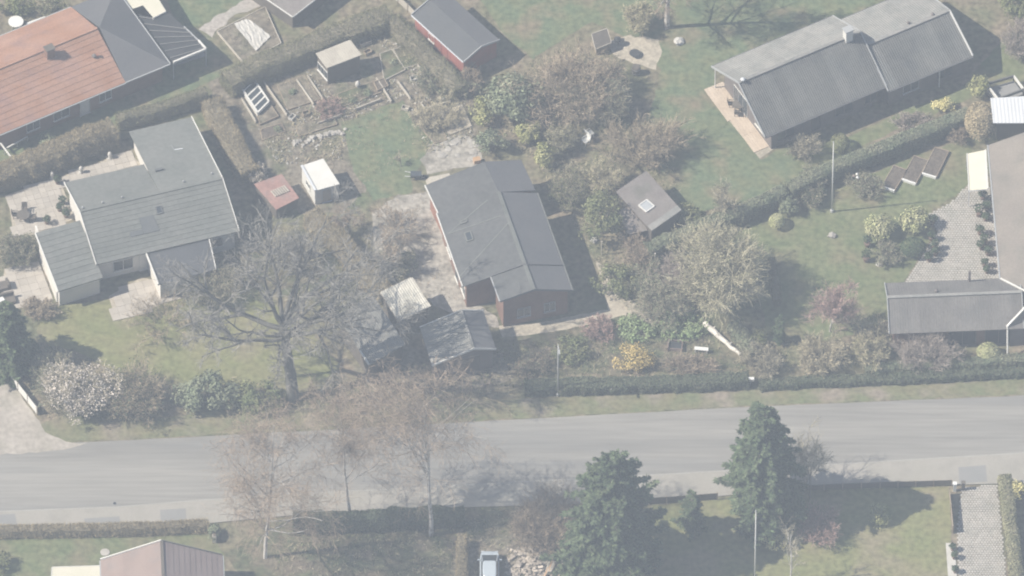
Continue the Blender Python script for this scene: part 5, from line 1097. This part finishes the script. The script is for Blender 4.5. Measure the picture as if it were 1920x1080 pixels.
# raised beds on the flagpole lawn
for k, (q, lab) in enumerate([([(1653, 349), (1677, 357), (1700, 318), (1676, 309)], 'raised timber bed nearest the flagpole, pale front board'), ([(1691, 335), (1717, 344), (1740, 300), (1714, 291)], 'middle raised timber bed of bare soil'),
                              ([(1729, 324), (1755, 332), (1779, 283), (1753, 275)], 'raised timber bed nearest the cream awning')]):
    W = [G(x, y, .26) for x, y in q]; c = sum(W, Vector((0, 0, 0))) / 4; o = empty('raised_bed', (c.x, c.y, 0), lab, 'raised bed', 'raised beds on the lawn')
    MB().prism([p.xy.to_3d() for p in W], (0, 0, .21)).build('soil', 'soil_dark', o)
    for i in range(4): MB().bar(W[i] - UP * (.13 if i else .115), W[(i + 1) % 4] - UP * (.13 if i else .115), .07 if i else .16, .26).build('side_board', 'paint_white' if i == 0 else 'wood', o)
# cold frames and vegetable beds
def bed(name, label, q, h, board, soil, cat='garden bed', group=None):
    W = [G(x, y, h) for x, y in q]; c = sum(W, Vector((0, 0, 0))) / len(W); o = empty(name, (c.x, c.y, 0), label, cat, group)
    obj('soil', poly_mesh('soil', [Vector((p.x, p.y, h * .75 + .02)) for p in W]), soil, o)
    for i in range(len(W)): MB().bar(W[i] - UP * h / 2, W[(i + 1) % len(W)] - UP * h / 2, .06, h).build('side_board', board, o)
    return o, W
o, W = bed('cold_frame', 'white cold frame of glazed squares in the vegetable garden', [(483, 211), (504, 190), (471, 142), (450, 161)], .55, 'white', 'soil_dark', 'cold frame')
for k in range(5):
    t0, t1 = k / 5, (k + 1) / 5; a_, b_, c_, d_ = W[0].lerp(W[3], t0), W[1].lerp(W[2], t0), W[1].lerp(W[2], t1), W[0].lerp(W[3], t1)
    MB().prism([p + UP * .01 for p in (a_.lerp(c_, .06), b_.lerp(d_, .06), c_.lerp(a_, .06), d_.lerp(b_, .06))], (0, 0, .012)).build('pane', 'glass', o)
    MB().bar(a_ + UP * .02, b_ + UP * .02, .15, .07).build('glazing_bar', 'white', o)
MB().bar(W[3] + UP * .02, W[2] + UP * .02, .15, .07).build('glazing_bar', 'white', o)
for i, j in ((0, 3), (1, 2)): MB().bar(W[i] + UP * .03, W[j] + UP * .03, .16, .09).build('rail', 'white', o)
bed('garden_bed', 'brown seed bed below the white cold frame', [(487, 232), (522, 217), (505, 192), (483, 213)], .25, 'wood', 'soil')
o, W = bed('garden_bed', 'square fenced plot with a pale tarpaulin near the pergola', [(458, 118), (527, 80), (497, 12), (407, 58)], .30, 'wood_pale', 'soil')
T_ = [G(480, 96, .3), G(508, 68, .3), (G(466, 36, .3)), G(437, 44, .3)]
v = []; q = []
rg = random.Random(3); n_ = 10
for i in range(n_ + 1):
    for j in range(n_ + 1):
        p = T_[0].lerp(T_[1], i / n_).lerp(T_[3].lerp(T_[2], i / n_), j / n_); v.append((p.x + rg.uniform(-.05, .05), p.y + rg.uniform(-.05, .05), .30 + rg.uniform(0, .10)))
for i in range(n_):
    for j in range(n_): k = i * (n_ + 1) + j; q.append((k, k + n_ + 1, k + n_ + 2, k + 1))
obj('tarpaulin', mesh_np('tarpaulin', v, quads=q), 'stone_white', None, label='crumpled pale tarpaulin spread on the square plot', cat='tarpaulin')
bed('garden_bed', 'dark soil bed left of the garden hut', [(540, 205), (600, 185), (570, 140), (520, 160)], .18, 'wood', 'soil')
bed('garden_bed', 'grey green bed just below the hut shadow', [(640, 200), (715, 172), (705, 150), (632, 176)], .18, 'wood', 'lawn_moss')
bed('garden_bed', 'planted bed right of the hut shadow', [(720, 150), (760, 130), (735, 92), (712, 100)], .18, 'wood_pale', 'lawn_moss')
bed('garden_bed', 'narrow brown bed by the garden path', [(560, 255), (632, 232), (622, 214), (555, 236)], .18, 'wood', 'soil')
bed('garden_bed', 'small dark bed below the cold frame corner', [(492, 262), (535, 246), (528, 230), (488, 242)], .15, 'wood', 'soil_dark')
for k, (a_, b_) in enumerate([((491, 149), (538, 216)), ((453, 185), (480, 229)), ((706, 147), (734, 191)), ((789, 194), (823, 238)), ((745, 152), (770, 186)), ((783, 122), (794, 138)), ((556, 150), (588, 196)), ((576, 142), (606, 186)), ((596, 232), (640, 216)), ((664, 206), (716, 186)), ((800, 204), (846, 190))]):
    p, q = G(*a_, .18), G(*b_, .18); c = (p + q) / 2
    o = empty('edging_board', (c.x, c.y, 0), ['long pale edging board right of the white cold frame', 'pale edging board left below the white cold frame', 'pale edging board below the little square planter', 'pale edging board beside the arching bramble', 'pale edging board above the small green lawn\'s top corner', 'shortest pale edging board, near the barn hedge', 'first of two parallel edging boards left of the hut', 'second of two parallel edging boards left of the hut', 'edging board just above the stone border', 'edging board along the upper lawn edge below the beds', 'edging board crossing the top of the curved bed'][k], 'board', 'edging boards of the vegetable garden')
    MB().bar(p, q, .10, .30).build('board', 'wood_pale', o)
    for t in (.05, .95): c = p.lerp(q, t); MB().bar(Vector((c.x, c.y, 0)), Vector((c.x, c.y, .42)), .06).build('peg', 'wood', o)
bed('garden_bed', 'curved brown bed edging the small green lawn', [(778, 196), (800, 190), (826, 236), (838, 262), (815, 268), (790, 240)], .14, 'wood', 'soil')
bed('garden_bed', 'pale earth bed between curved bed and yellow green shrub', [(842, 252), (884, 236), (866, 196), (826, 208)], .16, 'wood_pale', 'sand_patio')
bed('garden_bed', 'little square planter right of the hut shadow', [(708, 168), (728, 160), (720, 146), (701, 153)], .4, 'wood', 'soil_dark')
bed('garden_bed', 'little square planter at the hut\'s upper corner', [(676, 84), (697, 76), (691, 66), (671, 73)], .4, 'wood_pale', 'soil_dark')
bed('garden_bed', 'mossy bed above the planted bed, by the barn hedge', [(756, 128), (790, 118), (762, 84), (738, 92)], .15, 'wood_pale', 'lawn_moss')
for k, (x, y, rz, m_, lab) in enumerate([(574, 215, .4, 'wood', 'small wooden crate left of the reddish stalks'), (760, 205, -.3, 'wood_pale', 'pale wooden crate beside the curved bed'), (548, 222, .9, 'stone_white', 'white plastic tub below the dark soil bed'), (776, 150, .2, 'stone_white', 'white tub near the shortest edging board'), (690, 100, .5, 'wood', 'wooden crate just right of the garden hut')]):
    p = G(x, y); o = empty('garden_crate', (p.x, p.y, 0), lab, 'crate')
    MB().box((p.x, p.y, .02), (.62, .42, .04), rz).build('bottom', m_, o)
    ca, sa = math.cos(rz), math.sin(rz)
    for dx, dy, w_, d_ in ((0, .21, .66, .04), (0, -.21, .66, .04), (.31, 0, .04, .38), (-.31, 0, .04, .38)): MB().box((p.x + dx * ca - dy * sa, p.y + dx * sa + dy * ca, .02), (w_, d_, .3), rz).build('side_board', m_, o)
# stones
def stone(name, label, px, r, mat, seed, cat='stone', group=None, flat=.6):
    rng = np.random.default_rng(seed); bm = bmesh.new(); bmesh.ops.create_icosphere(bm, subdivisions=2, radius=r); p = G(*px)
    for v in bm.verts: v.co *= 1 + .18 * rng.normal(); v.co.z *= flat; v.co += Vector((p.x, p.y, r * flat * .6))
    me = bpy.data.meshes.new(name); bm.to_mesh(me); bm.free(); me.polygons.foreach_set('use_smooth', np.zeros(len(me.polygons), bool))
    return obj(name, me, mat, None, label=label, cat=cat, group=group)
stone('boulder', 'whitish boulder lying on the large green lawn', (1272, 80), .45, 'stone_white', 1)
stone('boulder', 'small grey boulder on the flagpole lawn', (1560, 443), .35, 'stone', 2)
stone('boulder', 'pale round stone near the dark clipped ball', (1649, 497), .28, 'stone_white', 3)
stone('boulder', 'white stone in the nook under the budding tree', (1298, 478), .28, 'stone_white', 4)
stone('boulder', 'pale stone by the shadow edge of the grey house', (1113, 452), .35, 'stone_white', 14)
rg = random.Random(8)
ORD = ['first', 'second', 'third', 'fourth', 'fifth', 'sixth', 'seventh', 'eighth', 'ninth', 'tenth']
RR = empty('stone_border', G(600, 262), 'border of pale rubble stones at the vegetable garden\'s lower end', 'stone border')
def into(o, parent):
    for k_ in ('label', 'category', 'group'):
        if k_ in o: del o[k_]
    o.parent = parent; o.location = -Vector(parent.location)
for k in range(18): into(stone('rubble_stone', 'x', (552 + k * 5.6, 272 - k * 1.5 + rg.uniform(-5, 5)), rg.uniform(.14, .3), 'stone', 20 + k), RR)
for k in range(14): into(stone('paving_slab', 'x', (822 + rg.uniform(0, 70), 262 + rg.uniform(0, 42)), rg.uniform(.2, .45), 'stone', 50 + k, flat=.2), YARD_BACK)
# rubble and timber heap beside the car
rng = np.random.default_rng(7); V = []; Q = []; n = 0
for k in range(420):
    x, y = 1005 + rng.normal() * 30, 1062 + rng.normal() * 22; h = max(0, .55 * (1 - abs(x - 1010) / 70) * (1 - abs(y - 1065) / 60))
    p = G(min(1056, max(952, x)), max(1016, y)); z = h * rng.random() + .03; s = rng.uniform(.08, .28); L_ = s * rng.uniform(.8, 2.2); a_ = rng.uniform(0, 3.14); ca, sa = math.cos(a_), math.sin(a_); t = rng.uniform(-.3, .3)
    c8 = [(dx * L_ / 2 * ca - dy * s / 2 * sa + p.x, dx * L_ / 2 * sa + dy * s / 2 * ca + p.y, z + dz * s * .4 + dx * t * s) for dz in (0, 1) for dx, dy in ((-1, -1), (1, -1), (1, 1), (-1, 1))]
    V += c8; Q += [(n + 4, n + 5, n + 6, n + 7), (n, n + 1, n + 5, n + 4), (n + 1, n + 2, n + 6, n + 5), (n + 2, n + 3, n + 7, n + 6), (n + 3, n, n + 4, n + 7)]; n += 8
M('rubble', (.44, .385, .325), (.52, .46, .40), 1.5, fine=.15, island=.4)
obj('rubble', mesh_np('rubble', V, quads=Q), 'rubble', None, label='heap of broken pale rubble beside the parked car', kind='stuff')
rg = random.Random(5); c0 = G(1036, 1072)
PS = empty('plank_stack', (c0.x, c0.y, 0), 'loose stack of pale sawn planks beside the broad conifer', 'planks')
for k in range(9):
    x, y = 1022 + k * 3.4 + rg.uniform(-3, 3), 1072 + rg.uniform(-14, 10); p = G(x, y, .55 + .03 * k); d_ = Vector((.25 + rg.uniform(-.2, .2), .9, rg.uniform(-.05, .1))).normalized() * rg.uniform(.9, 1.4)
    MB().bar(p - d_ * .6, p + d_ * .6, .16, .05).build('plank', 'wood_pale' if k % 3 else 'orange_wood', PS)
# log and bench, crate
o, p = thing('fallen_log', 'pale knobbly log lying by the bright ground cover', (1352, 640), 'log')
A_, B_ = G(1322, 606, .45), G(1386, 664, .4); mbl = MB(); pr = A_
for k in range(1, 9):
    t = k / 8; c = A_.lerp(B_, t) + Vector((rg.uniform(-.12, .12), rg.uniform(-.12, .12), rg.uniform(-.05, .08))); mbl.tube(pr, c,   .30 - .15 * (k - 1) / 8, .30 - .15 * k / 8 + rg.uniform(-.02, .02), 9); pr = c
mbl.build('trunk', 'log', o)
for t, d_ in ((.2, (.3, .1, .3)), (.45, (-.25, .1, .3)), (.7, (.25, .15, .2))): c = A_.lerp(B_, t); MB().tube(c, c + Vector(d_), .09, .05, 6).build('stub', 'log', o)
o, p = thing('garden_bench', 'low white bench between pale log and orange bush', (1315, 660), 'bench')
MB().box((p.x, p.y, .42), (1.25, .38, .06), -.12).build('seat', 'paint_white', o)
for s in (-1, 1): MB().box((p.x + s * .5, p.y - s * .06, 0), (.08, .34, .42), -.12).build('leg', 'paint_white', o)
o, p = thing('compost_bin', 'dark open compost box with pinkish boards', (1266, 652), 'compost bin')
MB().box((p.x, p.y, 0), (1.1, .8, .35), -.1).build('heap', 'dark', o)
for dx, dy, w, d_ in ((0, .45, 1.25, .06), (0, -.45, 1.25, .06), (-.62, 0, .06, .96), (.62, 0, .06, .96)): MB().box((p.x + dx, p.y + dy, 0), (w, d_, .55 if dy >= 0 and dx <= 0 else .4), -.1).build('side_board', 'pink_roof', o)
# furniture
def chair(o_name, label, px, rz, mat, group=None, s=1.0):
    o, p = thing(o_name, label, px, 'chair', group); ca, sa = math.cos(rz), math.sin(rz)
    def at(x, y, z): return Vector((p.x + (x * ca - y * sa) * s, p.y + (x * sa + y * ca) * s, z * s))
    MB().prism([at(-.25, -.25, .42), at(.25, -.25, .42), at(.25, .25, .42), at(-.25, .25, .42)], (0, 0, .05)).build('seat', mat, o)
    MB().prism([at(-.25, .25, .44), at(.25, .25, .44), at(.25, .31, .44), at(-.25, .31, .44)], tuple(at(0, .12, .5) - at(0, 0, 0))).build('backrest', mat, o)
    for x in (-.21, .21):
        for y in (-.21, .21): MB().bar(at(x, y, 0), at(x, y, .42), .05).build('leg', mat, o)
        MB().bar(at(x * 1.2, -.2, .62), at(x * 1.2, .28, .64), .05).build('armrest', mat, o)
def table(name, label, px, r, mat, h=.72, group=None):
    o, p = thing(name, label, px, 'table', group); MB().lathe(p + UP * (h - .05), [(r, 0), (r, .05)], 16).build('top', mat, o)
    for a_ in range(4): c = Vector((math.cos(a_ * 1.57 + .78), math.sin(a_ * 1.57 + .78), 0)) * r * .6; MB().bar(p + c * 1.2, p + c + UP * (h - .05), .06).build('leg', mat, o)
chair('garden_chair', 'white garden chair farther from the skylight shed', (1106, 256), 2.2, 'paint_white', s=1.15); chair('garden_chair', 'white garden chair nearer the skylight shed', (1098, 270), -.8, 'paint_white', s=1.15)
table('garden_table', 'round dark table on the boarded terrace', (1384, 205), .55, 'wood_dark')
for k, (x, y, a_) in enumerate([(1372, 200, 1.6), (1384, 192, 0), (1396, 207, -1.6), (1382, 216, 3.1)]): chair('terrace_chair', 'dark chair %s the table on the boarded terrace' % ['left of', 'behind', 'right of', 'in front of'][k], (x, y), a_, 'wood_dark', 'chairs on the boarded terrace')
table('garden_table', 'round dark table on the sandy flagged patio', (44, 412), .6, 'wood_dark')
for k, (x, y, a_) in enumerate([(30, 408, 1.6), (46, 398, 0), (60, 414, -1.6)]): chair('patio_chair', 'dark chair %s the table on the flagged patio' % ['left of', 'behind', 'right of'][k], (x, y), a_, 'wood_dark', 'chairs on the flagged patio')
table('garden_table', 'white round table behind the orange roof', (30, 50), .7, 'paint_white')
o, p = thing('sun_lounger', 'long white lounger behind the orange roof', (70, 46), 'lounger'); MB().box((p.x, p.y, .3), (2.0, .65, .08), .45).build('mattress', 'paint_white', o)
for s in (-1, 1): MB().box((p.x + s * .75, p.y + s * .36, 0), (.08, .6, .3), .45).build('leg', 'white_metal', o)
o, p = thing('sofa', 'grey outdoor sofa with white cushion on the pinkish paving', (8, 568), 'sofa')
MB().box((p.x, p.y, 0), (2.0, .9, .4), .3).build('base', 'wood_dark', o); MB().box((p.x - .12, p.y + .42, .4), (2.0, .2, .4), .3).build('backrest', 'wood_dark', o); MB().box((p.x - .25, p.y, .41), (.5, .5, .14), .5).build('cushion', 'paint_white', o)
o, p = thing('sofa', 'grey outdoor sofa farther from the purple dome shrub', (4, 540), 'sofa')
MB().box((p.x, p.y, 0), (1.5, .9, .4), .3).build('base', 'wood_dark', o); MB().box((p.x + .5, p.y + .15, .4), (.2, .9, .35), .3).build('backrest', 'wood_dark', o)
o, p = thing('garden_parcel', 'orange crate at the back of the grey house', (894, 304), 'crate'); MB().box((p.x, p.y, 0), (.6, .45, .4), .3).build('body', 'orange_wood', o); MB().box((p.x, p.y, .403), (.66, .51, .06), .3).build('lid', 'orange_wood', o)
o, p = thing('wheelbarrow', 'dark blue wheelbarrow left of the grey house roof', (780, 334), 'wheelbarrow')
MB().prism([p + Vector(v_) for v_ in ((-.5, -.3, .35), (.5, -.3, .35), (.5, .3, .35), (-.5, .3, .35))], (0, 0, .3)).build('tray', 'glass', o); MB().tube(p + Vector((.75, -.06, .2)), p + Vector((.75, .06, .2)), .2).build('wheel', 'rubber', o)
for s in (-1, 1): MB().bar(p + Vector((.75, s * .1, .2)), p + Vector((-1.0, s * .3, .6)), .05).build('handle', 'paint_white', o); MB().bar(p + Vector((-.3, s * .25, .35)), p + Vector((-.35, s * .25, 0)), .05).build('leg', 'metal', o)
o, p = thing('timber_stack', 'long pale stack of boards beside the grey house roof end', (822, 340), 'stack')
for k in range(4): MB().box((p.x + .05 * k, p.y, .12 * k), (2.2 - .1 * k, .7, .11), .26).build('board', 'wood_pale', o)
for k, (x, y) in enumerate([(98, 322), (206, 285), (152, 312)]):
    o, p = thing('garden_figure', ['pale stone figure at the hedge corner of the flagged patio', 'pale stone figure nearest the white house\'s back wing', 'pale planter bowl on the flagged patio'][k], (x, y + 12), 'figure')
    MB().lathe(p, [(.22, 0), (.24, .1), (.12, .25), (.20, .5), (.16, .75), (.05, .85)]).build('body', 'stone_white', o, smooth=True); MB().lathe(p, [(.3, 0), (.3, .06)]).build('plinth', 'stone', o)
# pots
def potted(label, px, group, s, seed, leaf='leaf_dark'):
    o, p = thing('potted_plant', label, px, 'plant', group); MB().lathe(p, [(.16 * s, 0), (.24 * s, .38 * s), (.26 * s, .40 * s)]).build('pot', 'pot', o)
    rng = np.random.default_rng(seed); P, d = shell_pts(150, .42 * s, .42 * s, .8 * s, rng, .4); V, Q = leaf_quads(P + np.array([p.x, p.y, .35 * s]), .10, rng, .3, .6, d); obj('foliage', mesh_np('foliage', V, quads=Q), leaf, o)
for k, (x, y, s) in enumerate([(1842, 374, 1), (1850, 395, 1.1), (1836, 405, 1.3), (1848, 414, .9), (1838, 440, 1.1), (1846, 458, 1.2), (1840, 468, 1.0), (1852, 478, 1.0), (1846, 500, .9), (1850, 512, .8)]):
    potted('dark potted plant along the brown roofed house wall, %s from the awning' % ORD[k], (x, y), 'pots along the brown roofed house wall', s, 300 + k)
for k, (x, y, s) in enumerate([(1748, 421, 1.1), (1746, 450, 1.0), (1752, 468, 1.1), (1754, 479, 1.0), (1742, 490, 1.0), (1626, 462, 1.2), (1624, 490, 1.3)]):
    potted(['potted plant right of the variegated shrub nearer the patio', 'potted plant just right of the dark clipped ball', 'upper of three potted plants below the dark ball', 'middle of three potted plants below the dark ball', 'lowest of three potted plants below the dark ball', 'potted plant left under the variegated shrub nearer the flagpole', 'potted plant left of the low brown shrub'][k], (x, y), 'pots around the variegated shrubs', s, 320 + k)
for k, (x, y) in enumerate([(108, 345), (118, 383), (112, 396), (124, 408), (88, 420)]): potted('small potted plant on the flagged patio, %s counted down from the hedge' % ORD[k], (x, y), 'pots on the flagged patio', .9, 340 + k)
for k, (x, y) in enumerate([(1786, 1032), (1789, 1048), (1791, 1074)]): potted('small dark plant on the white driveway strip, %s from the fence' % ORD[k], (x, y), 'plants on the white driveway strip', .8, 350 + k)
sheet('edging_strip', [(1773, 1018), (1790, 1018), (1798, 1140), (1782, 1140)], .05, 'stone_white', 'white stone strip along the cobbled driveway', jit=0)
for k, (x, y, lab) in enumerate([(612, 205, 'low grey green vegetable tuft left of the reddish stalks'), (662, 190, 'low vegetable tuft at the middle of the bed below the hut shadow'), (690, 178, 'low vegetable tuft at the right end of the bed below the hut'),
                                 (738, 120, 'low vegetable tuft in the bed right of the hut shadow'), (548, 175, 'low vegetable tuft in the dark soil bed left of the hut'), (520, 245, 'low vegetable tuft in the small bed below the cold frame')]):
    o, p = thing('vegetable_tuft', lab, (x, y), 'plant', 'vegetable tufts'); rng = np.random.default_rng(400 + k)
    P, d = shell_pts(130, .45, .4, .5, rng, .3); V, Q = leaf_quads(P + np.array([p.x, p.y, 0]), .10, rng, .5, .5, d); obj('foliage', mesh_np('foliage', V, quads=Q), 'leaf_grey', o)
# white cat-like ornament, garden tool frame and clutter in the vegetable garden
o, p = thing('garden_figure', 'white ornament on a post by the hut shadow', (671, 166), 'figure'); MB().lathe(p, [(.12, 0), (.1, .3), (.25, .5), (.22, .8), (.06, 1.0)]).build('body', 'stone_white', o, smooth=True); MB().box((p.x, p.y, 0), (.4, .4, .1)).build('plinth', 'stone', o)
o, p = thing('shadow_barrel', 'dark barrel added in place of a post shadow on the large green lawn', (1193, 138), 'barrel'); MB().lathe(p, [(.34, 0), (.42, .45), (.36, .95), (.30, .97)], 14).build('body', 'wood_dark', o, smooth=True); MB().lathe(p, [(.385, .2), (.40, .26)], 14).build('hoop', 'metal', o); MB().lathe(p, [(.395, .7), (.385, .76)], 14).build('hoop', 'metal', o)  # barrel added where only a small post's dark shadow lies
o, p = thing('fire_bowl', 'low dark fire bowl in the sandy play corner', (1190, 104), 'fire bowl'); MB().lathe(p, [(.2, .12), (.45, .32), (.5, .34)], 14).build('bowl', 'dark', o)
for k in range(3): c = p + Vector((math.cos(k * 2.1), math.sin(k * 2.1), 0)) * .3; MB().bar(c, p + UP * .2, .05).build('leg', 'dark', o)
o, p = thing('fire_bowl', 'dark grill beside the tiny playhouse', (1158, 84), 'grill'); MB().lathe(p + UP * .5, [(.2, 0), (.35, .2), (.3, .35), (.1, .45)], 12).build('bowl', 'dark', o)
for k in range(3): c = p + Vector((math.cos(k * 2.1), math.sin(k * 2.1), 0)) * .35; MB().bar(c, p + UP * .55, .05).build('leg', 'metal', o)
# fences
def fence(name, label, path, h, mat, panel=1.8, rail='wood', slats=6, gap=.03):
    pts = [G(*q_) for q_ in path]; c = pts[len(pts) // 2]; o = empty(name, (c.x, c.y, 0), label, 'fence')
    for a_, b_ in zip(pts[:-1], pts[1:]):
        k = max(1, round((b_ - a_).length / panel))
        for i in range(k):
            p, q = a_.lerp(b_, i / k), a_.lerp(b_, (i + 1) / k); MB().bar(p, p + UP * (h + .08), .10).build('post', rail, o)
            for s in range(slats):
                z = .06 + (h - .06) * (s + .5) / slats; MB().bar(p + UP * z, q + UP * z, .03, (h - .06) / slats - gap).build('slat', mat, o)
    MB().bar(pts[-1], pts[-1] + UP * (h + .08), .10).build('post', rail, o)
    return o
fence('fence', 'pale board fence between gravel track and shrubs', [(-30, 650), (0, 690), (34, 732), (70, 778)], 1.0, 'white', slats=5)
fence('fence', 'dark low fence behind the footway near the broad conifer', [(1150, 950), (1250, 944), (1345, 937)], .9, 'wood_dark', slats=4)
fence('fence', 'dark low fence behind the footway near the driveway', [(1510, 921), (1650, 915), (1784, 911)], .8, 'wood_dark', slats=4)
fence('fence', 'low pale fence along the cobbled driveway lawn', [(1780, 928), (1783, 960), (1787, 1000)], 1.0, 'wood', slats=5)
fence('fence', 'pale timber fence reaching up from the barn corner', [(728, -12), (765, 22), (800, 58)], 1.0, 'wood_pale', slats=4)
fence('fence', 'grey timber fence beside the barn\'s red wall end', [(880, 128), (890, 150), (888, 180)], .9, 'wood', slats=3)
for k, (x, y, lab) in enumerate([(1790, 920, 'white gatepost nearest the low pale fence'), (1806, 918, 'dark gatepost at the cobbled driveway mouth')]):
    o, p = thing('gatepost', lab, (x, y), 'gatepost'); MB().box(p, (.28, .28, .95)).build('shaft', 'paint_white' if k == 0 else 'wood_dark', o); MB().box((p.x, p.y, .952), (.36, .36, .08)).build('cap', 'paint_white' if k == 0 else 'wood_dark', o)
o, p = thing('planter_box', 'pale lattice planter at the clipped hedge end', (402, 1010), 'planter'); MB().box(p, (.35, 1.1, .9)).build('box', 'wood_pale', o); MB().box((p.x, p.y, .902), (.25, 1.0, .06)).build('soil', 'soil_dark', o)
o, p = thing('manhole_cover', 'small dark drain cover at the kerb', (215, 944), 'drain'); MB().lathe(p + UP * .014, [(.17, 0), (.17, .012)], 14).build('cover', 'dark', o); MB().lathe(p + UP * .013, [(.2, 0), (.2, .006)], 14).build('rim', 'metal', o)
o, p = thing('stepping_stone', 'pale round slab on the lawn behind the clipped hedge', (197, 1036), 'slab'); MB().lathe(p + UP * .01, [(.42, 0), (.42, .05), (.36, .06)], 14).build('slab', 'stone', o)
for k, (x, y, h) in enumerate([(1128, 478, 1.8), (1228, 498, 1.6)]):
    o, p = thing('garden_post', ['grey garden post at the edge of the grey house\'s shadow', 'grey garden post in the nook below the skylight shed'][k], (x, y), 'post'); MB().tube(p, p + UP * h, .05).build('shaft', 'wood_pale', o); MB().box((p.x, p.y, h), (.14, .14, .05)).build('cap', 'wood_pale', o)
o, p = thing('flower_stand', 'pink and white flower stand before the long clipped hedge', (1607, 345), 'plant stand'); MB().tube(p, p + UP * .9, .04).build('shaft', 'metal', o)
for k in range(4): c = p + Vector((math.cos(k * 1.6) * .3, math.sin(k * 1.6) * .3, .8 + .12 * k)); MB().lathe(c, [(.08, 0), (.15, .1), (.05, .2)]).build('flower_pot', 'paint_white' if k % 2 else 'pink_roof', o)
